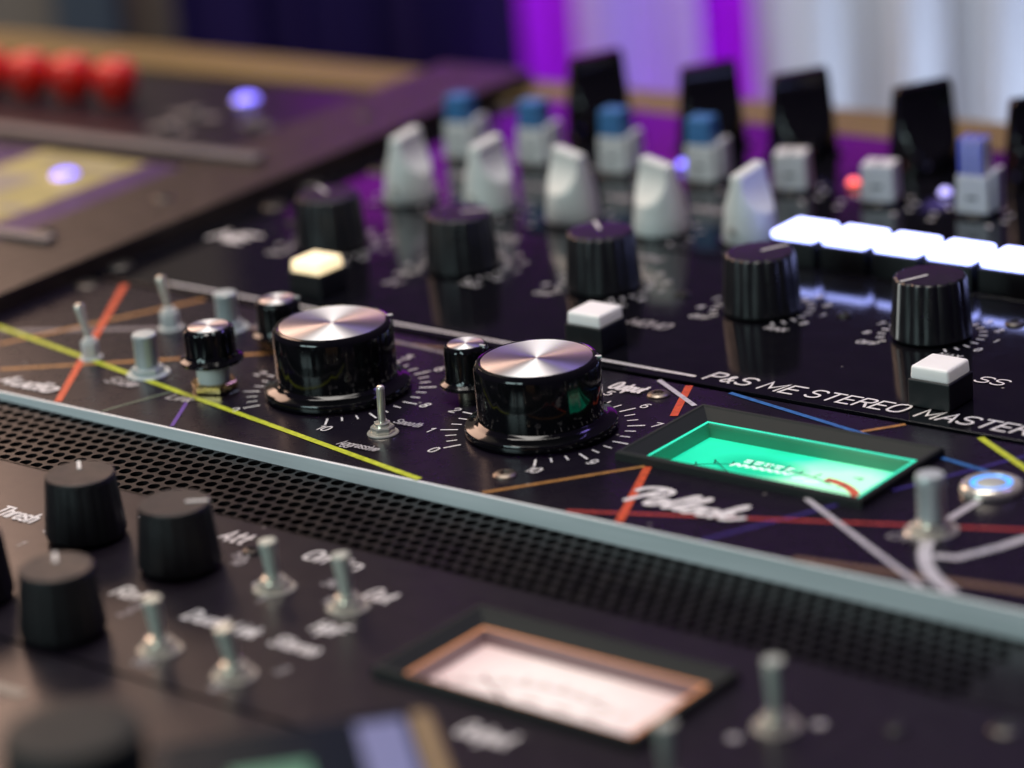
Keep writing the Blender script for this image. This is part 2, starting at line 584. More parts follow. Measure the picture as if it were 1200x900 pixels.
def strokes(name, polys, width, z, material, parent, loc=(0, 0, 0), rz=0.0, cap=True, label=None):
    verts, faces = [], []
    zz = z
    for p in polys:
        ribbon_geo(p, width, zz, verts, faces, cap=cap)
        zz += 0.0012
    return link_mesh(name, verts, faces, material, parent, loc, rz, None, label)


# single-stroke letters, cap height 6, x-height 4 ('~' marks a curve)
GL = {
    'A': (4.4, ["0,0 2.2,6 4.4,0", "0.9,2 3.5,2"]), 'B': (4, ["0,0 0,6", "~0,6 3,6 4,5.2 4,3.8 3,3.1 0,3.1", "~0,3.1 3.2,3.1 4.2,2.3 4.2,.8 3.2,0 0,0"]),
    'C': (4.2, ["~4.2,5 3.4,6 1.2,6 0,4.6 0,1.4 1.2,0 3.4,0 4.2,1"]), 'D': (4.2, ["0,0 0,6", "~0,6 2.6,6 4.2,4.6 4.2,1.4 2.6,0 0,0"]),
    'E': (3.8, ["3.8,6 0,6 0,0 3.8,0", "0,3.1 3.2,3.1"]), 'F': (3.6, ["3.6,6 0,6 0,0", "0,3.1 3,3.1"]),
    'G': (4.4, ["~4.2,5 3.4,6 1.2,6 0,4.6 0,1.4 1.2,0 3.4,0 4.3,1 4.3,2.8", "4.3,2.8 2.4,2.8"]), 'H': (4, ["0,0 0,6", "4,0 4,6", "0,3.1 4,3.1"]),
    'I': (0.6, ["0.3,0 0.3,6"]), 'J': (3, ["~3,6 3,1.4 2.2,0 .9,0 0,1"]), 'K': (4, ["0,0 0,6", "4,6 0,2.6", "1.5,3.8 4,0"]), 'L': (3.4, ["0,6 0,0 3.4,0"]),
    'M': (5, ["0,0 0,6 2.5,1.6 5,6 5,0"]), 'N': (4.2, ["0,0 0,6 4.2,0 4.2,6"]), 'O': (4.8, ["~2.4,6 1,6 0,4.6 0,1.4 1,0 3.8,0 4.8,1.4 4.8,4.6 3.8,6 2.4,6"]),
    'P': (4, ["0,0 0,6", "~0,6 3,6 4.1,5.3 4.1,3.6 3,2.8 0,2.8"]), 'R': (4, ["0,0 0,6", "~0,6 3,6 4.1,5.3 4.1,3.7 3,3 0,3", "2.2,3 4.2,0"]),
    'S': (4, ["~4,5.2 3.2,6 .9,6 0,5.2 0,3.9 .9,3.2 3.1,2.8 4,2.1 4,.8 3.1,0 .8,0 0,.9"]), 'T': (4.2, ["0,6 4.2,6", "2.1,6 2.1,0"]),
    'U': (4.2, ["~0,6 0,1.4 1.1,0 3.1,0 4.2,1.4 4.2,6"]), 'V': (4.2, ["0,6 2.1,0 4.2,6"]), 'X': (4, ["0,0 4,6", "0,6 4,0"]),
    '&': (3.6, ["~3.4,0 .8,3.6 .8,4.6 1.5,5 2.2,4.6 2,3.6 .2,1.6 .3,.4 1.2,0 2.4,.4 3.3,2"]),
    'a': (3.2, ["~3.2,3.2 2.4,4 .8,4 0,3 0,1 .8,0 2.2,0 3.2,1.2", "3.2,4 3.2,0"]), 'c': (2.8, ["~2.9,3.3 2.2,4 .8,4 0,3 0,1 .8,0 2.2,0 2.9,.7"]),
    'd': (3.2, ["~3.2,3.2 2.4,4 .8,4 0,3 0,1 .8,0 2.2,0 3.2,1.2", "3.2,6 3.2,0"]), 'e': (3, ["~0,2.1 3,2.1 3,3.2 2.2,4 .8,4 0,3 0,1 .8,0 2.2,0 2.9,.7"]),
    'g': (3.2, ["~3.2,3.2 2.4,4 .8,4 0,3 0,1 .8,0 2.2,0 3.2,1.2", "~3.2,4 3.2,-1 2.4,-2 .8,-2 .1,-1.4"]), 'h': (3.2, ["0,0 0,6", "~0,2.8 1,4 2.4,4 3.2,3.2 3.2,0"]),
    'i': (0.6, ["0.3,0 0.3,4", "0.3,5.4 0.3,5.9"]), 'k': (3, ["0,0 0,6", "2.8,4 0,1.7", "1.1,2.6 3,0"]), 'l': (0.6, ["0.3,0 0.3,6"]),
    'm': (5, ["0,0 0,4", "~0,2.8 .9,4 2,4 2.5,3.2 2.5,0", "~2.5,2.8 3.4,4 4.5,4 5,3.2 5,0"]), 'n': (3.2, ["0,0 0,4", "~0,2.8 1,4 2.4,4 3.2,3.2 3.2,0"]),
    'o': (3.2, ["~1.6,4 .7,4 0,3 0,1 .7,0 2.5,0 3.2,1 3.2,3 2.5,4 1.6,4"]), 'p': (3.2, ["0,4 0,-2", "~0,3.2 .8,4 2.4,4 3.2,3 3.2,1 2.4,0 1,0 0,1.2"]),
    'r': (2.2, ["0,0 0,4", "~0,2.6 .9,4 2.2,4"]), 's': (2.6, ["~2.6,3.4 2,4 .7,4 0,3.4 0,2.6 .7,2.2 2,1.8 2.6,1.3 2.6,.5 2,0 .6,0 0,.6"]),
    't': (2.4, ["~1,6 1,1 1.5,0 2.4,.2", "0,4 2.3,4"]), 'u': (3.2, ["~0,4 0,1 .8,0 2.2,0 3.2,1.2", "3.2,4 3.2,0"]), 'v': (3, ["0,4 1.5,0 3,4"]),
    'x': (3, ["0,0 3,4", "0,4 3,0"]), '-': (2.6, ["0.2,3 2.4,3"]), '.': (0.6, ["0.2,0 0.2,.4"]),
    '0': (3.4, ["~1.7,6 .7,6 0,4.6 0,1.4 .7,0 2.7,0 3.4,1.4 3.4,4.6 2.7,6 1.7,6"]), '1': (1.6, ["0,4.8 1.4,6 1.4,0"]),
    '2': (3.4, ["~0,4.8 .6,6 2.8,6 3.4,4.8 3.2,3.6 0,0", "0,0 3.4,0"]), '3': (3.4, ["~0,5.2 .8,6 2.7,6 3.3,5 3,3.6 1.5,3.2", "~1.5,3.2 3,2.9 3.5,1.7 2.8,0 .8,0 0,.9"]),
    '4': (3.6, ["2.6,0 2.6,6 0,1.8 3.6,1.8"]), '5': (3.4, ["3,6 .4,6 .2,3.4", "~.2,3.4 1.8,3.9 3.3,3 3.3,1 2.3,0 .8,0 0,.8"]),
    '6': (3.4, ["~3,5.6 1.6,6 .3,4.4 0,1.8 .8,0 2.6,0 3.4,1.2 3.2,2.9 2,3.5 .6,3 0,1.8"]), '7': (3.2, ["0,6 3.2,6 1.2,0"]),
    '8': (3.4, ["~1.7,3.2 .3,4 .3,5.4 1.1,6 2.3,6 3.1,5.4 3.1,4 1.7,3.2 0,2.3 0,.8 .9,0 2.5,0 3.4,.8 3.4,2.3 1.7,3.2"]),
    '9': (3.4, ["~3.4,4.2 2.8,2.8 1.4,2.5 .2,3.2 .1,4.8 .9,6 2.5,6 3.4,4.4 3.1,1.6 1.8,0 .4,.4"]), ' ': (2.4, []),
}


def text_polys(s, size, slant=0.0, gap=1.5, x0=0.0, y0=0.0, stretch=1.0):
    k = size / 6.0
    x = 0.0
    out = []
    for ch in s:
        adv, st = GL[ch]
        for t in st:
            curve = t.startswith('~')
            pts = [tuple(float(v) for v in q.split(',')) for q in t.lstrip('~').split()]
            if curve:
                pts = chaikin(pts, 2)
            out.append([(x0 + ((x + px) * stretch + slant * py) * k, y0 + py * k) for px, py in pts])
        x += adv + gap
    return out, (x - gap) * k * stretch


def text(name, s, size, x, y, material, parent, weight=0.13, slant=0.0, z=0.012, center=False, gap=1.5, stretch=1.0, fit=None):
    polys, wd = text_polys(s, size, slant, gap, 0, 0, stretch)
    if fit:
        q = fit / wd
        polys = [[(px * q, py) for px, py in p] for p in polys]
        wd = fit
    if center:
        polys = [[(px - wd / 2, py) for px, py in p] for p in polys]
    return strokes(name, polys, size * weight, 0, material, parent, (x, y, z))


def empty(name, loc=(0, 0, 0), rot=(0, 0, 0), label=None, cat=None, kind=None, group=None):
    o = bpy.data.objects.new(name, None)
    o.empty_display_size = 0.02
    col.objects.link(o)
    o.location = Vector(loc) * S
    o.rotation_euler = rot
    if label:
        o['label'] = label
    if cat:
        o['category'] = cat
    if kind:
        o['kind'] = kind
    if group:
        o['group'] = group
    return o


def tag(o, label, cat, group=None):
    o['label'] = label
    o['category'] = cat
    if group:
        o['group'] = group
    return o


# ------------------------------------------------------------------ small hardware
def screw(parent, x, y, r=0.30, material='steel', z=0.0, turn=0.4):
    n = 28
    prof = [(r, 0.0), (r * 0.99, 0.03), (r * 0.86, 0.075), (r * 0.5, 0.10), (r * 0.42, 0.10), (r * 0.30, 0.03), (0, 0.02)]
    # six-lobed socket
    fl = lambda a, rr, zz: 1.0 + (0.16 * math.cos(6 * a) if rr < r * 0.45 else 0.0)
    return lathe('screw', prof, material, parent, (x, y, z), n, fl, turn, 35)


def bat_toggle(parent, x, y, length=1.35, tilt=(0.0, 0.0), r0=0.10, r1=0.17, nut='chrome', nr=0.33, lever='chrome', flat=False, label=None, nh=0.26):
    """panel toggle: hex nut (the part), dress washer, threaded bushing and lever"""
    hexf = lambda a, rr, zz: (math.cos(math.pi / 6) / math.cos(((a + 0.3) % (math.pi / 3)) - math.pi / 6)) if rr > nr * 0.9 else 1.0
    n = lathe('toggle_switch', [(nr * 1.08, 0.06), (nr * 1.1, 0.10), (nr * 1.1, nh - .04), (nr * 1.02, nh), (nr * 0.7, nh), (nr * 0.7, nh + 0.10), (nr * 0.5, nh + 0.12), (0, nh + 0.10)],
              nut, parent, (x, y, 0), 36, hexf, 0, 30, label)
    lathe('washer', [(nr * 1.4, 0.004), (nr * 1.42, 0.03), (nr * 1.36, 0.06), (nr * 0.8, 0.062), (0, 0.06)], nut, n, (0, 0, 0), 32)
    z0 = nh + 0.05
    if flat == 'cone':
        prof = [(r0, 0), (r0 * 1.1, length * .1), (r1 * .97, length * .93), (r1, length * .97), (r1 * .95, length), (0, length * 1.005)]
    elif flat:
        prof = [(r0, 0), (r1, length * .1), (r1 * 1.0, length * 0.78), (r1 * 1.04, length * 0.80), (r1 * 1.04, length * 0.96), (r1 * 0.94, length), (0, length * 1.01)]
    else:
        prof = [(r0, 0), (r0 * 1.05, length * 0.3), (r1, length * 0.86), (r1 * 1.0, length * 0.92), (r1 * 0.85, length * 0.97), (r1 * .5, length * .995), (0, length)]
    lv = lathe('lever', prof, lever, n, (0, 0, z0), 24)
    lv.rotation_euler = (tilt[0], tilt[1], 0)
    return n


def scale_ticks(parent, x, y, r0, r1, a0, a1, n, major=2, width=0.05, nums=None, num_r=None, size=0.34, material='print', mat_minor=None):
    """printed dial scale: ticks from angle a0 to a1 (degrees, counter-clockwise from +X)"""
    maj, mino = [], []
    for k in range(n + 1):
        a = R_(a0 + (a1 - a0) * k / n)
        big = (k % major == 0)
        q = r1 if big else r1 - (r1 - r0) * 0.38
        (maj if big else mino).append([(r0 * math.cos(a), r0 * math.sin(a)), (q * math.cos(a), q * math.sin(a))])
    o = strokes('scale_marks', maj, width * 1.2, 0.012, material, parent, (x, y, 0), cap=False)
    if mino:
        strokes('scale_marks', mino, width, 0.010, mat_minor or material, parent, (x, y, 0), cap=False)
    if nums:
        polys = []
        nn = len(nums)
        for k, s in enumerate(nums):
            a = R_(a0 + (a1 - a0) * k / (nn - 1))
            ps, wd = text_polys(s, size, 0.1)
            cx, cy = num_r * math.cos(a) - wd / 2, num_r * math.sin(a) - size / 2
            polys += [[(px + cx, py + cy) for px, py in p] for p in ps]
        strokes('scale_numbers', polys, size * 0.14, 0.012, material, parent, (x, y, 0))
    return o


# ------------------------------------------------------------------ knobs
def big_knob(parent, x, y, turn, label):
    nf = 14
    r, h = 1.87, 2.20

    def fl(a, rr, zz):
        if rr < 1.72:
            return 1.0
        s = abs(math.sin(nf * a / 2))
        return 1.0 - 0.007 * (1 - s) ** 2
    prof = [(r * 0.985, 0.36), (r * 0.985, 0.40), (r, 0.55), (r, h - 0.16), (r * 0.985, h - 0.07), (r * 0.95, h), (1.69, h + 0.02), (1.67, h + 0.01), (1.66, h - 0.03), (0, h - 0.03)]
    k = lathe('knob', prof, 'gloss_black', parent, (x, y, 0), 168, fl, turn, 32, label)
    lathe('skirt', [(2.16, 0.07), (2.26, 0.10), (2.27, 0.22), (2.24, 0.30), (2.16, 0.34), (2.02, 0.375), (1.93, 0.42), (1.86, 0.50), (1.80, 0.52), (0, 0.52)], 'gloss_black', k, (0, 0, 0), 96)
    lathe('metal_disc', [(1.64, h - 0.03), (1.645, h + 0.015), (1.62, h + 0.03), (0, h + 0.03)], 'disc', k, (0, 0, 0), 96)
    box('pointer_mark', 1.70, 1.90, -0.055, 0.055, h - 0.06, h + 0.012, 'pointer', k, 0.01, 1, rz=0.0)
    return k


def small_knob(parent, x, y, turn, label, r=0.80, h=1.25, z=0.35, flange=True, nutmat=None, top='disc'):
    fl = lambda a, rr, zz: 1.0 - (0.035 * (1 - abs(math.sin(5 * a))) ** 1.5 * 1.6 if rr > r * .9 and zz < z + h * .98 and zz > z + 0.28 else 0.0)
    prof = [(0, z)]
    if flange:
        prof += [(r * 1.22, z), (r * 1.26, z + 0.05), (r * 1.24, z + 0.11), (r * 1.05, z + 0.18), (r * 1.0, z + 0.26), (r, z + 0.32)]
    else:
        prof += [(r * 0.98, z), (r, z + 0.05), (r, z + .32)]
    prof += [(r, z + h * 0.88), (r * 0.97, z + h * 0.95), (r * 0.88, z + h), (0, z + h)]
    k = lathe('knob', prof, 'gloss_black', parent, (x, y, 0), 100, fl, turn, 32, label)
    lathe('metal_disc', [(r * 0.80, z + h - 0.02), (r * 0.80, z + h + 0.02), (r * .78, z + h + 0.03), (0, z + h + 0.03)], top, k, (0, 0, 0), 48)
    box('pointer_mark', r * 0.72, r * 1.01, -0.035, 0.035, z + h - 0.05, z + h + 0.04, 'pointer', k)
    if nutmat:
        hexf = lambda a, rr, zz: math.cos(math.pi / 6) / math.cos((a % (math.pi / 3)) - math.pi / 6)
        lathe('nut', [(0.72, 0.03), (0.75, 0.06), (0.75, 0.24), (0.70, 0.28), (0, 0.28)], nutmat, k, (0, 0, 0), 36, hexf, 0, 30)
        lathe('collar', [(0.50, 0.25), (0.52, 0.27), (0.52, z + 0.02), (0, z + 0.02)], 'washer', k, (0, 0, 0), 32)
    else:
        lathe('collar', [(0.34, 0.0), (0.34, z + 0.02), (0, z + 0.02)], 'steel', k, (0, 0, 0), 24)
    return k


def fluted_knob(parent, x, y, turn, label, r0=1.27, r1=1.12, h=1.92, nf=16, z=0.06):
    """skirtless fluted nylon knob with a white line on top and down its side"""
    def fl(a, rr, zz):
        if rr < r1 * 0.85:
            return 1.0
        s = abs(math.sin(nf * a / 2))
        d = 0.036 * (1 - s) ** 1.3 * 1.5
        return 1.0 - d * min(1.0, max(0.15, (zz - z) / 0.4))
    prof = [(0, z), (r0 * 0.96, z), (r0, z + 0.06), (r0 * .995, z + 0.28), (r1 * 1.02, z + h - 0.14), (r1, z + h - 0.05), (r1 * 0.95, z + h), (r1 * 0.5, z + h + 0.012), (0, z + h + 0.015)]
    k = lathe('knob', prof, 'knob_black', parent, (x, y, 0), nf * 10, fl, turn, 30, label)
    box('pointer_line', 0.08, r1 * 0.97, -0.05, 0.05, z + h + 0.004, z + h + 0.025, 'pointer', k)
    # side line follows the taper
    v = []
    for t, rr in ((0.0, r0 * 1.004), (1.0, r1 * 1.012)):
        zz = z + 0.1 + (h - 0.16) * t
        v += [(rr * 0.9, -0.045, zz), (rr + 0.012, -0.045, zz), (rr + 0.012, 0.045, zz), (rr * 0.9, 0.045, zz)]
    link_mesh('pointer_line', v, [(0, 1, 2, 3), (7, 6, 5, 4), (0, 4, 5, 1), (1, 5, 6, 2), (2, 6, 7, 3), (3, 7, 4, 0)], 'pointer', k)
    lathe('shaft_collar', [(0.5, 0.0), (0.5, z + .01), (0, z + .01)], 'dark_screw', k, (0, 0, 0), 24)
    return k


def pot_knob(parent, x, y, turn, label, r0=1.15, r1=0.98, h=1.80, z=0.10, side=False, material='matte_black', line=True):
    """soft-touch collet knob with faint facets"""
    nf = 18

    def fl(a, rr, zz):
        if rr < r1 * 0.9 or zz > z + h - 0.09:
            return 1.0
        s = abs(math.sin(nf * a / 2))
        return 1.0 - 0.020 * (1 - s) ** 1.4
    prof = [(0, z), (r0 * 0.93, z), (r0 * 0.98, z + 0.04), (r0, z + 0.12), (r1 * 1.015, z + h - 0.18), (r1 * 1.01, z + h - 0.12), (r1 * 0.985, z + h - 0.10), (r1 * 1.0, z + h - 0.07), (r1 * 0.99, z + h - 0.02), (r1 * 0.96, z + h), (r1 * 0.55, z + h - 0.012), (0, z + h - 0.02)]
    k = lathe('knob', prof, material, parent, (x, y, 0), nf * 9, fl, turn, 34, label)
    if line:
        box('pointer_line', r1 * 0.32, r1 * 0.96, -0.055, 0.055, z + h - 0.012, z + h + 0.012, 'pointer', k)
    if side:
        v = []
        for t, rr in ((0.0, r0 * 1.0), (1.0, r1 * 1.01)):
            zz = z + 0.1 + (h - 0.16) * t
            v += [(rr * 0.9, -0.06, zz), (rr + 0.012, -0.06, zz), (rr + 0.012, 0.06, zz), (rr * 0.9, 0.06, zz)]
        link_mesh('pointer_line', v, [(0, 1, 2, 3), (7, 6, 5, 4), (0, 4, 5, 1), (1, 5, 6, 2), (2, 6, 7, 3), (3, 7, 4, 0)], 'pointer_dim', k)
    lathe('shaft_collar', [(0.42, 0.0), (0.42, z + .01), (0, z + .01)], 'steel', k, (0, 0, 0), 24)
    return k


def wedge_knob(parent, x, y, turn, material, label, rb=0.95, h=2.95, foot=0.36, half_w=0.28, slope=0.0, taper=0.90, z=0.10, n=72, mark='pointer'):
    """pointer knob: a round post cut away on two sides into an upright fin along its local X"""
    verts, faces, rings = [], [], []
    ts = [0.0, 0.02, foot * 0.5, foot, foot + 0.001]
    m_ = 12
    ts += [foot + (0.97 - foot) * (k / m_) for k in range(1, m_ + 1)] + [0.988, 1.0]
    for t in ts:
        fx = 1.0 - (1.0 - taper) * t
        if t <= foot:
            wv = 2.0
        else:
            u = min(1.0, (t - foot) / (0.97 - foot))
            wv = half_w + (rb * fx * 1.0 - half_w) * (1 - u) ** 2.1
        r = rb * fx * (0.985 if t == 0.0 else 1.0)
        if t > 0.975:
            k_ = (t - 0.97) / 0.03
            r *= 1 - 0.05 * k_
            wv *= 1 - 0.22 * k_
        ring = []
        for k in range(n):
            a = 2 * math.pi * k / n
            px, py = r * math.cos(a), r * math.sin(a)
            py = max(-wv, min(wv, py))
            zz = z + h * t + slope * px * max(0.0, (t - 0.5) * 2)
            ring.append(len(verts))
            verts.append((px, py, zz))
        rings.append(ring)
    for a, b in zip(rings, rings[1:]):
        for k in range(n):
            k2 = (k + 1) % n
            faces.append((a[k], a[k2], b[k2], b[k]))
    faces.append(tuple(rings[-1]))
    faces.append(tuple(reversed(rings[0])))
    k = link_mesh('pointer_knob', verts, faces, material, parent, (x, y, 0), turn, 28, label)
    lathe('base_ring', [(rb * 1.12, 0.0), (rb * 1.12, 0.08), (rb * 1.02, 0.12), (0, 0.12)], 'gloss_black', k, (0, 0, 0), 36)
    if mark:
        lathe('set_screw', [(0.13, 0), (0.13, 0.05), (0.05, 0.05), (0.0, 0.0)], 'chrome', k, (-rb * 0.97, 0, 0.62), 16).rotation_euler = (0, R_(-90), 0)
    return k


def block_knob(parent, x, y, turn, label, cap=None, cap_h=0.95, stripes=False, fin=True):
    """white block knob of the stepped equaliser switches, some with a coloured inner cap"""
    k = box('block_knob', -0.62, 0.62, -0.52, 0.52, 0.16, 1.50, 'white_knob', parent, 0.05, 2, (x, y, 0), turn, label, taper=0.93)
    lathe('base_ring', [(0.78, 0.0), (0.80, 0.10), (0.70, 0.17), (0, 0.17)], 'gloss_black', k, (0, 0, 0), 36)
    if fin:
        box('pointer_fin', 0.56, 0.80, -0.20, 0.60, 0.20, 1.66, 'white_knob', k, 0.08, 2)
    if cap:
        if stripes:
            c = box('inner_cap', -0.52, 0.42, -0.38, 0.40, 1.46, 1.40 + cap_h, 'white_knob', k, 0.03, 1)
            for i in range(3):
                cx = -0.40 + i * 0.335
                box('cap_rib', cx - 0.10, cx + 0.10, -0.46, 0.47, 1.48, 1.48 + cap_h, 'violet_cap', c, 0.03, 1)
        else:
            box('inner_cap', -0.54, 0.44, -0.46, 0.46, 1.48, 1.48 + cap_h, cap, k, 0.06, 2, taper=0.94)
    else:
        box('pointer_line', -0.05, 0.05, -0.50, 0.10, 1.492, 1.512, 'housing', k)
    strokes('position_mark', [[(-0.16, 0.0), (0.16, 0.0)]], 0.10, 0, 'housing', k, (0, -0.535, 0.72)).rotation_euler = (R_(87), 0, 0)
    return k


def key_button(parent, x1, y0, label, capmat='white_cap', w=1.40, zh=0.85, ch=0.40):
    """square push button: black housing with a light cap; x1, y0 is its front right corner"""
    b = box('push_button', x1 - w, x1, y0, y0 + w, 0.0, zh, 'housing', parent, 0.05, 2, label=label)
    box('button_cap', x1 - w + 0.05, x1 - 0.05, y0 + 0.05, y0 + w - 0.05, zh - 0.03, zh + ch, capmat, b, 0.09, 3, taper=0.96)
    return b


def frame_mesh(name, outer, inner, zo, zi, ztop, material, parent, label=None):
    """bezel: outer wall up to ztop, flat rim, inner wall sloping from rim_in down to inner at zi"""
    (ox0, ox1, oy0, oy1) = outer
    (ix0, ix1, iy0, iy1) = inner
    r = 0.16
    loops = [(ox0, ox1, oy0, oy1, zo), (ox0 + .02, ox1 - .02, oy0 + .02, oy1 - .02, ztop - .05), (ox0 + .07, ox1 - .07, oy0 + .07, oy1 - .07, ztop),
             (ox0 + r, ox1 - r, oy0 + r, oy1 - r, ztop), (ox0 + r + .04, ox1 - r - .04, oy0 + r + .04, oy1 - r - .04, ztop - .04), (ix0, ix1, iy0, iy1, zi)]
    verts, faces = [], []
    for (a, b, c, d, z) in loops:
        verts += [(a, c, z), (b, c, z), (b, d, z), (a, d, z)]
    for l in range(len(loops) - 1):
        for k in range(4):
            k2 = (k + 1) % 4
            faces.append((l * 4 + k, l * 4 + k2, l * 4 + 4 + k2, l * 4 + 4 + k))
    return link_mesh(name, verts, faces, material, parent, (0, 0, 0), 0, None, label)


def well(name, rect_top, rect_bot, z_top, z_bot, material, parent):
    verts, faces = [], []
    for (a, b, c, d), z in ((rect_top, z_top), (rect_bot, z_bot)):
        verts += [(a, c, z), (b, c, z), (b, d, z), (a, d, z)]
    for k in range(4):
        k2 = (k + 1) % 4
        faces.append((k, k2, 4 + k2, 4 + k))
    return link_mesh(name, verts, faces, material, parent)


def flat_ring(name, o, i, z, material, parent):
    verts = [(o[0], o[2], z), (o[1], o[2], z), (o[1], o[3], z), (o[0], o[3], z), (i[0], i[2], z), (i[1], i[2], z), (i[1], i[3], z), (i[0], i[3], z)]
    faces = [(k, (k + 1) % 4, 4 + (k + 1) % 4, 4 + k) for k in range(4)]
    return link_mesh(name, verts, faces, material, parent)


def meter(parent, x0, x1, y0, y1, style, label, zt=0.27):
    """back-lit needle meter sunk in the panel"""
    cx, cy = (x0 + x1) / 2, (y0 + y1) / 2
    hx, hy = (x1 - x0) / 2, (y1 - y0) / 2
    root = frame_mesh('meter', (-hx, hx, -hy, hy), (-hx + .56, hx - .56, -hy + .56, hy - .56), -0.02, -0.03, zt, 'bezel', parent, label)
    root.location = Vector((cx, cy, 0)) * S
    i1 = (-hx + .56, hx - .56, -hy + .56, hy - .56)
    i2 = tuple(a + b for a, b in zip(i1, (.10, -.10, .10, -.10)))
    flat_ring('glowing_lip', i1, i2, -0.034, 'lip_green' if style == 'green' else 'lip_orange', root)
    i3 = tuple(a + b for a, b in zip(i2, (.06, -.06, .06, -.06)))
    well('meter_well', i2, i3, -0.036, -0.46, 'well_green' if style == 'green' else 'well_pink', root)
    verts = [(i3[0], i3[2], -0.46), (i3[1], i3[2], -0.46), (i3[1], i3[3], -0.46), (i3[0], i3[3], -0.46)]
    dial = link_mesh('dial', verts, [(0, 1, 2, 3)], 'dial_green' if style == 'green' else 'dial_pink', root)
    ink = 'dial_ink_green' if style == 'green' else 'dial_ink_pink'
    # arc scale, printed on the card
    pc = (0.0, -3.9)
    rad = 4.15
    pt = lambda a, e=1.0: (pc[0] + rad * e * math.cos(R_(a)) * 1.05, pc[1] + rad * e * math.sin(R_(a)))
    strokes('dial_scale', [[pt(a) for a in range(132, 63, -3)]], 0.045 if style == 'green' else 0.06, -0.452, ink, dial)
    strokes('dial_scale', [[pt(132 - k * 7.0), pt(132 - k * 7.0, 1.08 if k % 2 == 0 else 1.05)] for k in range(11)], 0.045 if style == 'green' else 0.06, -0.448, ink, dial, cap=False)
    if style == 'green':
        strokes('dial_red_arc', [[(1.45, 0.16), (1.75, 0.14), (2.1, 0.04), (2.4, -0.12), (2.7, -0.34), (2.95, -0.62)]], 0.26, -0.446, 'dial_red', dial, cap=False)
        for k in range(5):
            dx = -1.35 + k * 0.34
            strokes('dial_lettering', [[(dx, 0.42), (dx + 0.20, 0.42)], [(dx + 0.02, 0.27), (dx + 0.18, 0.27)]], 0.09, -0.444, 'dial_ink_white', dial)
        wav = chaikin([(-1.55 + 0.13 * k, -0.02 + (0.11 if k % 2 else -0.11)) for k in range(16)], 2)
        strokes('dial_lettering', [wav, [(0.55, -0.16), (0.85, -0.05)], [(1.0, -0.22), (1.35, -0.12)]], 0.10, -0.442, 'dial_ink_white', dial)
        strokes('dial_lettering', [[(2.1, 0.62), (2.35, 0.68), (2.3, 0.5)]], 0.05, -0.444, ink, dial)
    else:
        for dx in (-1.5, -0.6, 0.4, 1.3):
            strokes('dial_lettering', [[(dx, -0.55), (dx + 0.5, -0.55)]], 0.09, -0.444, 'dial_ink_pink', dial)
    strokes('needle', [[(-0.3, -hy + 0.8), pt(118, 1.03)]], 0.04 if style == 'green' else 0.05, -0.38, ink, dial)
    g = [(i2[0] + .01, i2[2] + .01, -0.07), (i2[1] - .01, i2[2] + .01, -0.07), (i2[1] - .01, i2[3] - .01, -0.07), (i2[0] + .01, i2[3] - .01, -0.07)]
    link_mesh('meter_pane', g, [(0, 1, 2, 3)], 'pane', root)
    return root


# ================================================================== SETTING
desk = box('desk', -75, 30, -34, 30.3, -9.0, -3.0, 'chassis', None, 0.2)
desk['kind'] = 'structure'

# rail along the back edge of the desk
rail = box('wooden_rail', -52, 40, -1.75, 1.75, -1.3, 0.0, 'wood', None, 0.10, 2, (-8, 33.15, 0), R_(3.0))
tag(rail, 'tan wooden rail running along the back edge of the desk', 'rail')


def drape(name, s0, s1, dist, z0, z1, material, label, amp, seed, period):
    rnd = random.Random(seed)
    n = int((s1 - s0) * 8)
    comps = [(amp * rnd.uniform(0.35, 1), 2 * math.pi / (period * rnd.uniform(0.55, 1.7)), rnd.uniform(0, 6.28)) for _ in range(6)]
    nz = 14
    verts, faces = [], []
    for j in range(nz + 1):
        z = z0 + (z1 - z0) * j / nz
        for i in range(n + 1):
            s = s0 + (s1 - s0) * i / n
            lean = 0.6 * math.sin(z * 0.03 + s * 0.11)
            d = sum(a * math.sin(kk * (s + lean) + ph + 0.004 * z) for a, kk, ph in comps) * 0.5
            p = back(s, dist - d, z)
            verts.append((p.x, p.y, p.z))
    for j in range(nz):
        for i in range(n):
            a = j * (n + 1) + i
            faces.append((a, a + 1, a + n + 2, a + n + 1))
    o = link_mesh(name, verts, faces, material, None, (0, 0, 0), 0, 80)
    md = o.modifiers.new('thickness', 'SOLIDIFY')
    md.thickness = 0.15 * S
    return tag(o, label, 'curtain', 'curtains hanging behind the desk')


drape('curtain', 5.2, 12.2, 172, -75, 6, 'curtain_violet_lit', 'narrow curtain panel with violet light put into its lilac colour, left of the broad pale curtain', 1.1, 3, 4.2)
drape('curtain', 15.4, 62, 172, -75, 6, 'curtain_white', 'broad pale bluish curtain filling the top right of the photo', 1.5, 4, 3.6)
drape('curtain', -12.0, 44, 179, -75, 20.5, 'curtain_violet_glow', 'added backdrop with magenta light put into its vivid violet cloth, showing in the gaps between the pale curtain panels', 0.8, 6, 4.2)  # backdrop added for violet gaps and violet reflections in the rear panel
drape('curtain', -17.6, 2.1, 175, -75, 7, 'curtain_dark', 'dark indigo curtain behind the desk, left of the violet backdrop', 1.0, 5, 4.0)

wl = []
for s, z in ((-70, -75), (-16.5, -75), (-16.5, 130), (-70, 130)):
    p = back(s, 181, z)
    wl.append((p.x, p.y, p.z))
for s, z in ((-70, -75), (-16.5, -75), (-16.5, 130), (-70, 130)):
    p = back(s, 184, z)
    wl.append((p.x, p.y, p.z))
wall = link_mesh('wall', wl, [(0, 1, 2, 3), (7, 6, 5, 4), (0, 4, 5, 1), (1, 5, 6, 2), (2, 6, 7, 3), (3, 7, 4, 0)], 'wall')
wall['kind'] = 'structure'


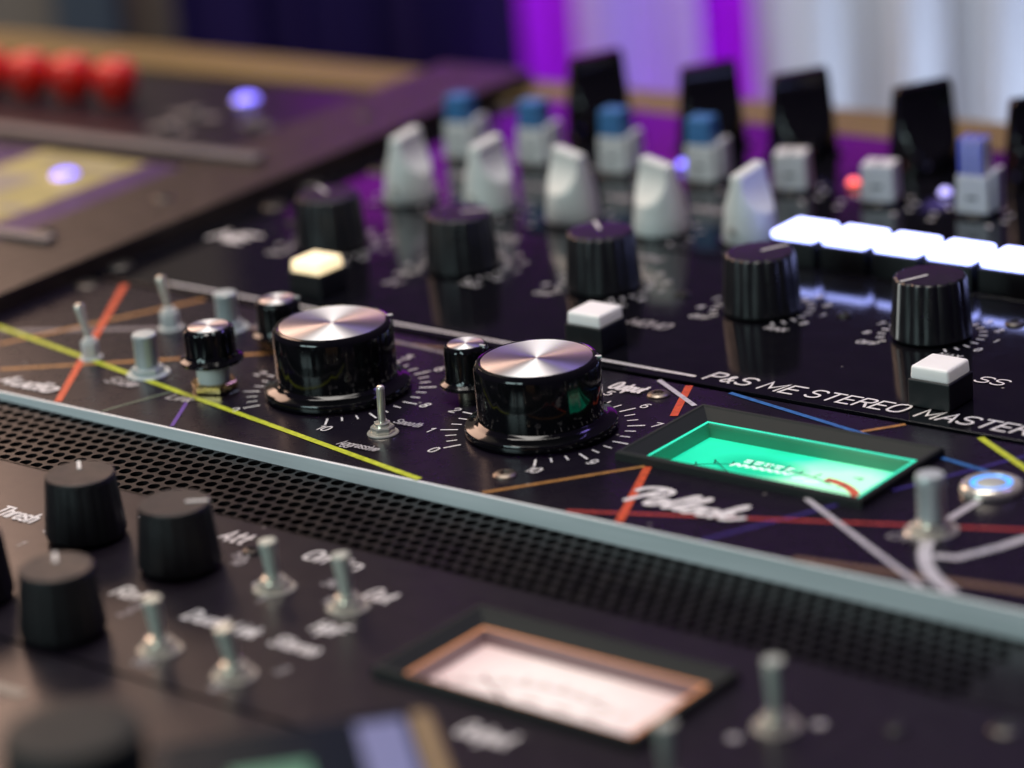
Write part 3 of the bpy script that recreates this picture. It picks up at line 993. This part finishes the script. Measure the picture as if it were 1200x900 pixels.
def back_case(name, s0, s1, z0, z1, material, label, cat):
    b = back((s0 + s1) / 2, 176.5, 0)
    o = box(name, -(s1 - s0) / 2, (s1 - s0) / 2, -2, 2, z0, z1, material, None, 0.6, 3, (b.x, b.y, 0), math.atan2(HR.y, HR.x))
    box('lid', -(s1 - s0) / 2 - .15, (s1 - s0) / 2 + .15, -2.15, 2.15, z1 - 0.05, z1 + 1.2, material, o, 0.4, 2)
    return tag(o, label, cat)


back_case('equipment_case', -24.5, -20.6, -75, 3, 'case_blue', 'slate blue case beside the dark curtain, far behind', 'case')
back_case('storage_box', -30.5, -26.8, -75, -11.5, 'case_tan', 'tan box at the top left corner, far behind', 'box')

# ================================================================== FRONT PLANE (lower unit and vent): a touch lower and tilted
TH = math.atan(0.014)
FRONT = dict(loc=(0, 0, -0.532), rot=(0, TH, 0))

# ---- vent panel
vent = empty('vent_panel', **FRONT, label='black perforated vent panel between the two metered rack units', cat='vent panel')


def perforated(parent):
    px, py, r = 0.463, 0.470, 0.194
    xa, xb = -26.0, 19.3
    ya = -5.19 + py / 2
    rows = 8
    cols = int((xb - xa) / px)
    n = 14
    t = 0.22
    verts, faces = [], []

    def vert(x, y, z=0.0):
        verts.append((x, y, z))
        return len(verts) - 1
    xl, xr = xa, xa + cols * px
    for j in range(rows):
        y1 = ya - j * py
        y0 = y1 - py
        off = 0.0 if j % 2 == 0 else px / 2
        nc = cols if j % 2 == 0 else cols - 1
        if off:
            for q0, q1 in ((xl, xl + off), (xr - off, xr)):
                a = [vert(q0, y0), vert(q1, y0), vert(q1, y1), vert(q0, y1)]
                faces.append(a)
        for i in range(nc):
            x0 = xl + off + i * px
            cx, cy = x0 + px / 2, (y0 + y1) / 2
            ring = []
            outer = []
            low = []
            for k in range(n):
                a = 2 * math.pi * (k + 0.5) / n
                ca, sa = math.cos(a), math.sin(a)
                ring.append(vert(cx + r * ca, cy + r * sa, 0.0))
                low.append(vert(cx + r * ca, cy + r * sa, -t))
                q = min((px / 2) / abs(ca) if abs(ca) > 1e-6 else 9, (py / 2) / abs(sa) if abs(sa) > 1e-6 else 9)
                outer.append(vert(cx + q * ca, cy + q * sa, 0.0))
            for k in range(n):
                k2 = (k + 1) % n
                faces.append((ring[k], outer[k], outer[k2], ring[k2]))
                faces.append((ring[k], ring[k2], low[k2], low[k]))
            # corners of the cell
            for sx, sy in ((1, 1), (-1, 1), (-1, -1), (1, -1)):
                ks = sorted(range(n), key=lambda k: (verts[outer[k]][0] - (cx + sx * px / 2)) ** 2 + (verts[outer[k]][1] - (cy + sy * py / 2)) ** 2)[:2]
                c = vert(cx + sx * px / 2, cy + sy * py / 2)
                a, b = ks
                if (verts[outer[a]][0] - verts[c][0]) * (verts[outer[b]][1] - verts[c][1]) - (verts[outer[a]][1] - verts[c][1]) * (verts[outer[b]][0] - verts[c][0]) < 0:
                    a, b = b, a
                faces.append((c, outer[a], outer[b]))
    y_end = ya - rows * py
    # plain borders
    for (q0, q1, w0, w1) in ((xl, xr, ya, -4.93), (xl, xr, -8.60, y_end), (xr, 24.0, -8.60, -4.93)):
        faces.append([vert(q0, w0), vert(q1, w0), vert(q1, w1), vert(q0, w1)])
    # front edge
    faces.append([vert(xl, -8.60), vert(xl, -8.60, -t), vert(24.0, -8.60, -t), vert(24.0, -8.60)])
    return link_mesh('perforated_sheet', verts, faces, 'vent', parent, smooth=30)


perforated(vent)
box('vent_backing', -26, 24, -8.58, -4.9, -1.9, -1.5, 'chassis', vent)

# ---- lower rack unit
low = empty('rack_unit', **FRONT, label='dark rack unit in front with black pots, bat toggles and pink lit meter', cat='rack unit', group='rack units mounted one above another')
MX0, MX1, MY0, MY1 = 5.72, 13.82, -14.72, -10.33
plate('front_panel', [-26, MX0 + .08, MX1 - .08, 26], [-17.72, MY0 + .08, MY1 - .08, -8.66], {(1, 1)}, -0.22, -0.004, 'panel_satin', low)
box('chassis_tray', -25.8, 25.8, -17.6, -8.8, -2.2, -1.2, 'chassis', low)
meter(low, MX0, MX1, MY0, MY1, 'pink', 'pink lit rectangular meter in a black bezel')
for x, y, t, sd, lb in ((-7.23, -11.69, 137, False, 'black pot knob nearest the perforated vent, left of two'),
                        (-3.34, -11.99, 38, True, 'black pot knob with ivory side line beside the word Att'),
                        (-3.02, -16.76, 137, False, 'black pot knob in the nearer row'),
                        (-6.85, -16.4, 100, False, 'black pot knob cut by the left edge of the photo')):
    pot_knob(low, x, y, R_(t), lb, side=sd)
for x, y, tx, ty, ln, lb in ((-0.05, -11.84, 0.06, -0.04, 1.10, 'bat toggle nearest the word Att'), (2.49, -11.79, 0.04, -0.06, 1.20, 'bat toggle in the far row nearer the meter'),
                             (-0.04, -16.25, 0.03, -0.06, 1.15, 'bat toggle beside the nearest pot knob'), (2.69, -16.42, 0.10, -0.10, 1.05, 'bat toggle leaning left in the nearer row'),
                             (15.95, -12.01, 0.02, 0.0, 1.45, 'bat toggle right of the pink meter'), (15.69, -16.04, 0.0, -0.03, 1.45, 'bat toggle in front of the pink meter')):
    bat_toggle(low, x, y, ln, (tx, ty), 0.16, 0.25, 'chrome', 0.42, 'nickel_satin', 'cone', label=lb)
for s, x, y, sz, ft in (('Thresh', -10.95, -11.85, 0.62, 1.55), ('Ratio', -6.9, -9.95, 0.60, 1.3), ('Att', -3.85, -10.02, 0.66, 0.90), ('Rel', -3.75, -14.32, 0.62, 0.85),
                        ('Dual', -0.95, -14.50, 0.58, 1.12), ('Link', 0.66, -14.52, 0.58, 0.85), ('Stereo', 2.18, -14.58, 0.58, 1.45), ('On', -0.80, -9.90, 0.60, 0.72), ('In', 0.42, -9.86, 0.58, 0.62),
                        ('Out', 2.35, -11.10, 0.62, 0.82), ('Hpf', 2.50, -13.35, 0.60, 0.92), ('Output', 9.5, -16.15, 0.66, 1.5)):
    if 'f' in s:
        s = s.replace('f', 'F')
    text('lettering', s, sz, x, y, 'print', low, 0.15, 0.12, 0.004, fit=ft)
# small blobs of print round the switches
for x, y in ((-0.78, -11.95), (0.85, -11.0), (0.05, -12.75), (-0.95, -15.85), (-0.15, -17.2), (2.55, -17.35), (3.45, -15.75), (1.60, -11.85), (-2.62, -14.75), (-2.6, -15.2), (-2.6, -10.75), (-2.35, -11.15), (-8.55, -13.2), (-8.6, -12.1)):
    text('lettering', random.choice(['1', '2', '0', '3', '5']) + random.choice(['', '5', '0']), 0.34, x, y, 'print_dim', low, 0.17, 0.1, 0.004)
for x, y in ((15.4, -13.0), (16.75, -11.4), (16.3, -16.6)):
    lathe('lettering', [(0.17, 0.006), (0.17, 0.012), (0, 0.012)], 'print_dim', low, (x, y, 0), 20)
screw(low, -2.29, -10.26, 0.27, 'dark_screw')
screw(low, 18.43, -10.72, 0.27, 'dark_screw')
screw(low, 20.65, -9.44, 0.42, 'dark_screw')

# ---- unit at the very front, out of focus
front = empty('rack_unit', **FRONT, label='blurred foreground rack unit at the bottom left with one large dark knob', cat='rack unit', group='rack units mounted one above another')
box('front_panel', -26, 26, -26.1, -17.86, -0.22, -0.004, 'panel_satin', front)
box('raised_panel', -26, 26, -46, -26.2, -0.22, 2.70, 'panel_satin', front, 0.15, 2)
pot_knob(front, 9.3, -27.9, R_(100), 'large blurred dark knob at the bottom left', 1.55, 1.45, 2.35, material='bezel', line=False).location.z += 2.70 * S
box('label_strip', -6.4, -1.2, -20.15, -19.75, 0.0, 0.02, 'pale_print', front)
box('label_strip', -6.6, -1.6, -20.75, -20.4, 0.0, 0.02, 'grey_bar', front)

# ---- dark display standing on it
PH = R_(47.5)
ph = box('display_device', -8.0, 0, -6.6, 0, -0.70, 2.55, 'tan', None, 0.22, 3, (12.6, -20.4, 0), PH)
tag(ph, 'blurred dark glass display with a tan rim at the bottom edge', 'display')
box('glass', -7.8, -0.50, -6.4, -0.10, 2.50, 2.60, 'phone_glass', ph, 0.04, 1)
box('screen_patch', -4.6, -2.9, -3.6, -1.9, 2.601, 2.612, 'screen_green', ph)
box('screen_patch', -1.75, -0.70, -4.4, -0.5, 2.601, 2.612, 'screen_highlight', ph)

# ================================================================== STRIPED UNIT
pol = empty('rack_unit', label='black rack unit with coloured stripes, two big silver-topped knobs and green meter', cat='rack unit', group='rack units mounted one above another')
GX0, GX1, GY0, GY1 = 3.42, 11.62, -1.08, 3.36
plate('front_panel', [-24.4, GX0 + .08, GX1 - .08, 26], [-4.86, GY0 + .08, GY1 - .08, 5.02], {(1, 1)}, -0.5, 0.0, 'panel_stripe', pol)
box('edge_strip', -24.4, 26, -4.965, -4.862, -1.35, -0.006, 'alu', pol, 0.03, 2, label='bare aluminium front edge')
box('chassis_tray', -24.2, 25.8, -4.7, 4.9, -2.2, -1.2, 'chassis', pol)
meter(pol, GX0, GX1, GY0, GY1, 'green', 'green lit rectangular meter in a black bezel')

big_knob(pol, -0.0, 0.0, R_(33), 'large black knob with silver top beside the green meter')
big_knob(pol, -7.80, -0.10, R_(52), 'large black knob with silver top on the left')
small_knob(pol, -3.73, 1.30, R_(5), 'small black knob behind the large right knob', 0.70, 1.30, 0.40)
small_knob(pol, -12.40, 2.42, R_(40), 'small black knob behind the large left knob', 0.72, 1.20, 0.38, nutmat='brass')
small_knob(pol, -11.57, -1.65, R_(-35), 'small black knob raised on a gilded nut', 0.80, 1.12, 0.92, nutmat='brass')

bat_toggle(pol, -4.09, -2.40, 1.22, (0.0, 0.05), 0.115, 0.13, 'chrome', 0.34, 'chrome', label='thin toggle between the two large knobs')
bat_toggle(pol, -17.36, -1.30, 1.20, (-0.05, -0.32), 0.11, 0.18, 'washer', 0.27, 'chrome', label='slim toggle tilted left on the red stripe', nh=0.62)
bat_toggle(pol, -17.07, 2.13, 1.15, (-0.05, -0.25), 0.11, 0.18, 'washer', 0.30, 'chrome', label='slim toggle tilted left near the corner screws', nh=0.62)
bat_toggle(pol, -14.52, -1.58, 1.05, (0, 0), 0.36, 0.38, 'stub', 0.50, 'stub', True, label='stubby cylindrical toggle beside the yellow stripe')
bat_toggle(pol, -15.24, 2.98, 0.95, (0, 0), 0.35, 0.37, 'stub', 0.48, 'stub', True, label='stubby cylindrical toggle behind the gilded-nut knob')
bat_toggle(pol, 14.04, -1.52, 1.30, (0, 0), 0.36, 0.38, 'chrome', 0.52, 'stub', True, label='stubby cylindrical toggle on the white band, right of the meter')

# illuminated ring switch
rs = lathe('ring_button', [(0.86, 0.0), (0.88, 0.10), (0.82, 0.22), (0.70, 0.28), (0.58, 0.26), (0.55, 0.16), (0.50, 0.14), (0, 0.14)], 'chrome', pol, (14.04, 1.66, 0), 48, label='chrome ring button glowing blue')
lathe('light_ring', [(0.57, 0.15), (0.57, 0.24), (0.45, 0.245), (0.45, 0.15)], 'led_ring', rs, (0, 0, 0), 48)
lathe('button_face', [(0.44, 0.14), (0.44, 0.22), (0.40, 0.25), (0, 0.235)], 'nickel_satin', rs, (0, 0, 0), 40)

NUM = [str(i) for i in range(0, 11)]
for x, y in ((0, 0), (-7.80, -0.10)):
    scale_ticks(pol, x, y, 2.52, 3.05, 237, -57, 30, 3, 0.055, NUM, 3.36, 0.36)

zs = [0.004]


def stripe(colour, a, b, width=0.14):
    zs[0] += 0.0009
    verts, faces = [], []
    ribbon_geo([a, b], width, zs[0], verts, faces, 0, False)
    return link_mesh('painted_stripe', verts, faces, 'stripe_' + colour, pol, label=colour + ' stripe')


def band(colour, pts, width, it=2):
    zs[0] += 0.0012
    verts, faces = [], []
    ribbon_geo(chaikin(pts, it), width, zs[0], verts, faces, 0.0003, False)
    return link_mesh('painted_stripe', verts, faces, 'stripe_' + colour, pol, label=colour + ' stripe')


stripe('grey', (-22.36, -0.62), (-12.2, 4.72), 0.30)
stripe('orange', (-21.34, -1.59), (-18.2, 4.98), 0.22)
stripe('orange', (-19.38, -3.44), (-11.2, 2.4), 0.22)
stripe('brown', (-14.5, 3.3), (-6.5, 4.7), 0.20)
stripe('grey', (-9.8, 4.40), (-6.4, 4.1), 0.20)
stripe('sage', (-13.37, -4.82), (-12.58, -2.4), 0.12)
stripe('navy', (9.0, -4.84), (10.86, -1.12), 0.15)
stripe('navy', (11.66, 0.45), (13.95, 4.98), 0.15)
stripe('violet', (-11.75, -2.58), (-10.4, -4.84), 0.13)
stripe('crimson', (4.50, -4.84), (18.0, 0.32), 0.15)
stripe('red', (-22.0, 4.98), (-15.3, -4.84), 0.24)
stripe('red', (1.82, 5.0), (2.90, 2.62), 0.24)
stripe('red', (4.60, -1.12), (6.28, -4.84), 0.24)
stripe('orange', (1.57, -4.84), (4.50, -1.12), 0.15)
stripe('orange', (8.35, 3.70), (9.36, 5.0), 0.15)
stripe('brown', (11.83, -4.80), (19.4, -3.72), 0.28)
stripe('blue', (3.30, 5.0), (14.4, 2.55), 0.17)
stripe('white', (0.70, 5.0), (2.97, 3.61), 0.17)
stripe('white', (9.88, -1.12), (15.7, -4.84), 0.17)
stripe('yellow', (-24.2, -0.02), (-0.70, -4.84), 0.22)
stripe('yellow', (11.80, 5.0), (17.3, 1.3), 0.22)
band('white', [(14.05, -1.5), (14.3, -2.2), (14.68, -3.05), (15.5, -4.1), (16.6, -4.84)], 0.38)
band('white', [(14.95, -2.98), (15.75, -2.78), (17.4, 1.5)], 0.30, 1)
band('white', [(14.05, -0.7), (14.12, 0.95)], 0.24, 1)

# script name on the panel
SCR = [
    "2.2,0.2 2.8,4 3.8,8.2 4.4,10", "-1.6,7.2 -1.8,9 0.2,10.8 4,11.4 7.6,10.4 8.2,8 6.4,5.8 3.6,5",
    "11.4,4.6 9.4,4.8 8,3 8.2,0.9 9.8,0 11.4,0.8 12,2.8 11.2,4.6 13.2,4", "13.0,3.4 15.2,6.2 16.4,9.6 15.8,10.8 15,9.4 14.4,5 14.3,1.6 15.2,0.1 16.8,1.2",
    "16.8,1.2 19.2,6.2 20.4,9.6 19.8,10.8 19,9.4 18.4,5 18.3,1.6 19.2,0.1 20.8,1.4", "24.0,4.6 22,4.8 20.6,3 20.8,0.9 22.4,0 24,0.8 24.6,2.8 23.8,4.6 25.6,4",
    "29.2,3.9 28.4,4.8 26.8,4.6 25.9,3 26,1 27.4,0 29.4,0.8 30.6,2", "30.6,2 32.2,6.2 33.0,9.6 32.3,10.8 31.6,9.4 31.2,5 31,0.2", "31.2,2.6 33.4,4.8 34.2,4 33,2.8 31.6,2.5", "32.6,2.7 34.2,0.3 36.6,1.2 38.6,3.6"]
polys = []
for t in SCR:
    p = chaikin([tuple(float(v) for v in q.split(',')) for q in t.split()], 2)
    polys.append([((x + 0.38 * y) * 0.097, y * 0.104) for x, y in p])
strokes('lettering', polys, 0.19, 0, 'print', pol, (5.30, -3.50, 0.030))
text('lettering', 'Output', 0.56, -0.30, 3.72, 'print', pol, 0.17, 0.3, 0.03, fit=1.15)
text('lettering', 'Aggressive', 0.36, -4.72, -3.78, 'print_dim', pol, 0.15, 0.15, 0.03, fit=1.45)
text('lettering', 'Smooth', 0.34, -4.35, -1.62, 'print_dim', pol, 0.15, 0.15, 0.03, fit=0.95)
text('lettering', 'Audio', 0.66, -18.6, -4.42, 'print', pol, 0.2, 0.3, 0.03, fit=2.4)
text('lettering', 'Side', 0.46, -15.25, -2.85, 'print_dim', pol, 0.17, 0.2, 0.03, fit=1.2)
text('lettering', 'Link', 0.40, -12.3, -3.1, 'print_dim', pol, 0.17, 0.2, 0.03, fit=0.9)
text('lettering', 'Mix', 0.40, -9.9, 2.7, 'print_dim', pol, 0.15, 0.2, 0.03, fit=0.8)
text('lettering', 'On', 0.34, 13.2, -2.5, 'print_dim', pol, 0.15, 0.2, 0.03, fit=0.8)
screw(pol, 1.31, -3.46, 0.36, 'steel', 0.0, 0.3)
screw(pol, 1.44, 3.93, 0.36, 'steel', 0.0, 0.8)
screw(pol, -23.30, 4.45, 0.52, 'dark_screw')
screw(pol, -20.8, -3.0, 0.36, 'steel')

# ================================================================== GLOSSY UNIT WITH FLUTED KNOBS
pas = empty('rack_unit', label='glossy black rack unit with fluted knobs, white push buttons and engraved lettering', cat='rack unit', group='rack units mounted one above another')
box('front_panel', -24.6, 26, 5.28, 16.02, -0.42, 0.02, 'panel_gloss', pas, 0.03, 2)
box('chassis_tray', -24.4, 25.8, 5.4, 15.9, -2.2, -1.2, 'chassis', pas)
PZ = 0.02
for x, y, t, lb in ((-18.02, 11.49, 150, 'fluted black knob farthest left'), (-12.11, 11.53, 40, 'second fluted black knob from the left'), (-6.29, 11.79, 137, 'middle fluted black knob'),
                    (-0.12, 11.97, 65, 'fourth fluted black knob from the left'), (6.09, 12.08, 245, 'fluted black knob behind the front right white button')):
    fluted_knob(pas, x, y, R_(t), lb).location.z += PZ * S
    scale_ticks(pas, x, y, 1.46, 1.72, 225, -45, 20, 1, 0.06).location.z += PZ * S
    polys = []
    for k, s in enumerate(['OFF', '8', '7', '6', '5', '4', '3', '2', '1', '0', 'MAX']):
        a = R_(225 - 27 * k)
        ps, wd = text_polys(s, 0.26, 0.2)
        cx, cy = 2.08 * math.cos(a) - wd / 2, 2.08 * math.sin(a) - 0.13
        polys += [[(px + cx, py + cy) for px, py in p] for p in ps]
    strokes('scale_numbers', polys, 0.04, 0.012, 'print', pas, (x, y, PZ))
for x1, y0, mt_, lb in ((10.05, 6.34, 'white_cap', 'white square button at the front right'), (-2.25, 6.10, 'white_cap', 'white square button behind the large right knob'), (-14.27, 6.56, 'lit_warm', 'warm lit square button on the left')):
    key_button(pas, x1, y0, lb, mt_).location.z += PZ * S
for s, x, y, sz, ft in (('P&S', 1.86, 5.66, 0.66, 1.52), ('ME', 3.82, 5.66, 0.66, 1.22), ('STEREO', 5.45, 5.66, 0.66, 3.28), ('MASTER', 9.25, 5.66, 0.66, 3.55)):
    text('lettering', s, sz, x, y, 'print', pas, 0.13, 0.25, PZ + 0.012, fit=ft)
strokes('engraved_line', [[(-20.6, 5.74), (1.50, 5.74)]], 0.13, 0, 'print', pas, (0, 0, PZ + 0.012))
text('lettering', 'MONO', 0.52, -3.40, 8.95, 'print_dim', pas, 0.14, 0.25, PZ + 0.012, fit=1.50)
text('lettering', 'SS', 0.52, 9.32, 8.95, 'print', pas, 0.13, 0.25, PZ + 0.012, fit=0.90)
text('lettering', 'IN', 0.5, -13.6, 8.9, 'print_dim', pas, 0.14, 0.25, PZ + 0.012)
text('lettering', 'ME', 0.95, -23.1, 10.45, 'print', pas, 0.2, 0.2, PZ + 0.012, fit=1.55)
text('lettering', 'LEVEL', 0.5, -14.2, 14.6, 'print_dim', pas, 0.15, 0.2, PZ + 0.012)
text('lettering', 'WIDTH'.replace('W', 'M'), 0.5, -8.3, 14.7, 'print_dim', pas, 0.15, 0.2, PZ + 0.012)
for x, y, r in ((2.58, 12.65, 0.26), (7.87, 14.17, 0.34), (-3.4, 12.2, 0.28), (-23.75, 6.55, 0.52), (-23.6, 14.6, 0.52), (-21.4, 13.2, 0.25)):
    screw(pas, x, y, r, 'dark_screw', PZ)

# ================================================================== REAR UNIT
rear = empty('rack_unit', label='rearmost rack unit with grey, white and black pointer knobs and a row of glowing keys', cat='rack unit', group='rack units mounted one above another')
box('front_panel', -24.8, 26, 16.22, 31.35, -0.42, 0.01, 'panel_gloss', rear, 0.03, 2)
box('chassis_tray', -24.6, 25.8, 16.4, 31.0, -2.2, -1.2, 'chassis', rear)
for x, y, t, sl, lb in ((-19.25, 17.40, 92, 0.10, 'light grey pointer knob farthest left'), (-15.67, 17.64, 88, 0.10, 'second light grey pointer knob from the left'),
                        (-11.97, 17.72, -12, -0.12, 'third light grey pointer knob, fin turned sideways'), (-8.17, 17.80, -12, -0.12, 'fourth light grey pointer knob, fin turned sideways'),
                        (-4.66, 18.20, 86, 0.15, 'light grey pointer knob beside the glowing keys')):
    wedge_knob(rear, x, y, R_(t), 'grey_knob', lb, 1.0, 2.5, 0.42, 0.24, sl, 0.70)
for k, (x, y, t, cap, st, lb) in enumerate(((-21.06, 22.95, 8, 'blue_cap', False, 'white block knob with blue cap, farthest left'), (-17.77, 23.3, 8, 'blue_cap', False, 'second white block knob with blue cap'),
                                            (-14.05, 23.45, 8, 'blue_cap', False, 'third white block knob with blue cap'), (-10.28, 23.74, 8, 'blue_cap', False, 'fourth white block knob with pale blue cap'),
                                            (-6.68, 24.05, 20, None, False, 'white block knob without cap, nearer the grey knob'), (-2.93, 24.0, 15, None, False, 'white block knob without cap beside the red lamp'),
                                            (0.91, 24.1, 8, 'violet_cap', True, 'white block knob with ribbed violet cap'))):
    block_knob(rear, x, y, R_(t), lb, cap, 1.3 if st else 1.02, st, cap is not None or k == 9)
for k, (x, y, t, lb) in enumerate(((-18.1, 27.8, 28, 'black blade knob farthest left'), (-12.9, 28.0, 20, 'second black blade knob'), (-8.9, 28.2, 22, 'third black blade knob'), (-3.7, 28.3, 25, 'fourth black blade knob'), (1.1, 28.3, 20, 'black blade knob cut by the right edge'))):
    wedge_knob(rear, x, y, R_(t + 27), 'gloss_black', lb, 1.34, 3.15, 0.22, 0.26, 0.06, 0.80, mark=None)
for x, y, mt_ in ((-19.45, 24.6, 'led_blue'), (-12.2, 25.0, 'led_blue'), (-4.95, 25.4, 'led_red'), (-1.25, 25.6, 'led_pale')):
    d = lathe('indicator_lamp', [(0.24, 0.0), (0.24, 0.10), (0.20, 0.20), (0.12, 0.27), (0, 0.29)], mt_, rear, (x, y, 0.01), 24)
    lathe('lamp_bezel', [(0.32, 0.0), (0.32, 0.05), (0.26, 0.08), (0.24, 0.0)], 'dark_screw', d, (0, 0, 0), 24)
for i in range(7):
    x0 = -2.62 + i * 2.0 - 0.10
    hb = box('glowing_key', x0, x0 + 1.74, 16.42, 18.3, 0.01, 0.86, 'housing', rear, 0.04, 1)
    box('key_cap', x0 + 0.03, x0 + 1.71, 16.45, 18.25, 0.84, 1.12, 'key_glow', hb, 0.14, 3)
for x in (-21.0, -17.7, -14.0, -10.2, -6.7, -2.9, 0.9):
    marks = []
    for k in range(9):
        a = R_(215 - k * 31)
        marks.append([(1.25 * math.cos(a), 1.25 * math.sin(a)), (1.5 * math.cos(a), 1.5 * math.sin(a))])
    strokes('scale_marks', marks, 0.12, 0.022, 'print', rear, (x, 23.6, 0), cap=False)
for x in (-19.25, -15.67, -11.97, -8.17):
    marks = []
    for k in range(9):
        a = R_(225 - k * 33)
        marks.append([(1.35 * math.cos(a), 1.35 * math.sin(a)), (1.65 * math.cos(a), 1.65 * math.sin(a))])
    strokes('scale_marks', marks, 0.12, 0.022, 'print_dim', rear, (x, 17.6, 0), cap=False)
for x, s in ((-20.0, 'GAIN'), (-16.3, 'LOA'), (-12.6, 'MID'), (-8.8, 'HIGH')):
    text('lettering', s, 0.55, x, 20.4, 'print_dim', rear, 0.16, 0.2, 0.022)
for x, y in ((-24.2, 17.4), (-24.2, 29.6), (-22.9, 20.0), (-22.7, 26.6)):
    screw(rear, x, y, 0.48, 'dark_screw', 0.01)

# ================================================================== LEFT MODULE
FR = math.atan2(1.64, 32.16)
lf = empty('console_module', (-23.7, 0, 0), (0, 0, FR), label='brown framed console module at the far left with red knobs and yellow label', cat='console module')
box('frame_rail', -4.62, 0.05, -8, 33.0, -1.0, 0.70, 'brown', lf, 0.05, 2)
box('inner_panel', -34, -4.66, 5.0, 16.4, -0.6, 0.48, 'purple_panel', lf, 0.03, 1)
box('inner_panel', -34, -4.66, 18.7, 28.0, -0.6, 0.48, 'panel_satin', lf, 0.03, 1)
box('frame_rail', -34, -4.66, -8, 4.9, -1.0, 0.62, 'brown', lf, 0.05, 2)
box('frame_rail', -34, -4.66, 16.45, 18.65, -1.0, 0.62, 'brown', lf, 0.05, 2)
box('grey_bar', -19, -2.0, 17.0, 17.75, 0.71, 0.95, 'grey_bar', lf, 0.06, 2)
box('grey_bar', -12, -2.4, 5.75, 6.35, 0.71, 0.95, 'grey_bar', lf, 0.06, 2)
lbv = [(-12.6, 7.6, .495), (-6.9, 7.4, .495), (-6.8, 16.2, .495), (-12.4, 16.3, .495)]
lab = link_mesh('yellow_label', lbv, [(0, 1, 2, 3)], 'yellow_label', lf)
for x0, x1, y0, y1 in ((-12.0, -9.6, 10.5, 13.2), (-11.5, -9.0, 8.2, 9.6), (-8.4, -7.0, 9.2, 9.8), (-11.0, -7.2, 14.6, 15.2)):
    box('label_print', x0, x1, y0, y1, 0.497, 0.508, 'pale_print', lab)
for x, y, mt_ in ((-8.74, 13.6, 'led_blue'), (-9.3, 25.4, 'led_blue')):
    d = lathe('indicator_lamp', [(0.50, 0.48), (0.50, 0.58), (0.42, 0.68), (0.24, 0.75), (0, 0.77)], mt_, lf, (x, y, 0), 28)
    lathe('lamp_bezel', [(0.60, 0.48), (0.60, 0.55), (0.52, 0.58), (0.50, 0.48)], 'chrome', d, (0, 0, 0), 28)
for x, y, lb in ((-14.6, 23.3, 'red knob nearest the tan rail end'), (-17.05, 23.2, 'second red knob'), (-19.35, 23.0, 'third red knob'), (-21.7, 22.9, 'red knob at the left edge')):
    fl = lambda a, rr, zz: 1.0 - 0.03 * abs(math.cos(5 * a)) if rr > .6 else 1.0
    k = lathe('red_knob', [(0, 0.6), (0.62, 0.6), (0.72, 0.8), (0.90, 1.1), (0.97, 1.5), (0.93, 1.9), (0.80, 2.2), (0.55, 2.32), (0, 2.36)], 'red_knob', lf, (x, y, 0), 60, fl, 0.3, 50, lb)
    box('pointer_line', 0.1, 0.50, -0.07, 0.07, 2.32, 2.37, 'pointer', k)
    lathe('shaft_collar', [(0.5, 0.48), (0.5, 0.62), (0, 0.62)], 'steel', k, (0, 0, 0), 20)
for x, y, ln in ((-9.8, 22.7, 2.6), (-6.2, 22.3, 1.6), (-9.4, 20.7, 2.2)):
    s_ = box('slide_switch', x - ln / 2, x + ln / 2, y - 0.3, y + 0.3, 0.48, 0.56, 'grey_bar', lf, 0.06, 2)
    box('switch_tab', x - 0.3, x + 0.3, y - 0.3, y + 0.3, 0.55, 0.78, 'grey_bar', s_, 0.05, 1)
for x, y in ((-2.3, 12.0), (-2.3, 24.5), (-3.6, 7.0)):
    screw(lf, x, y, 0.4, 'dark_screw', 0.70)
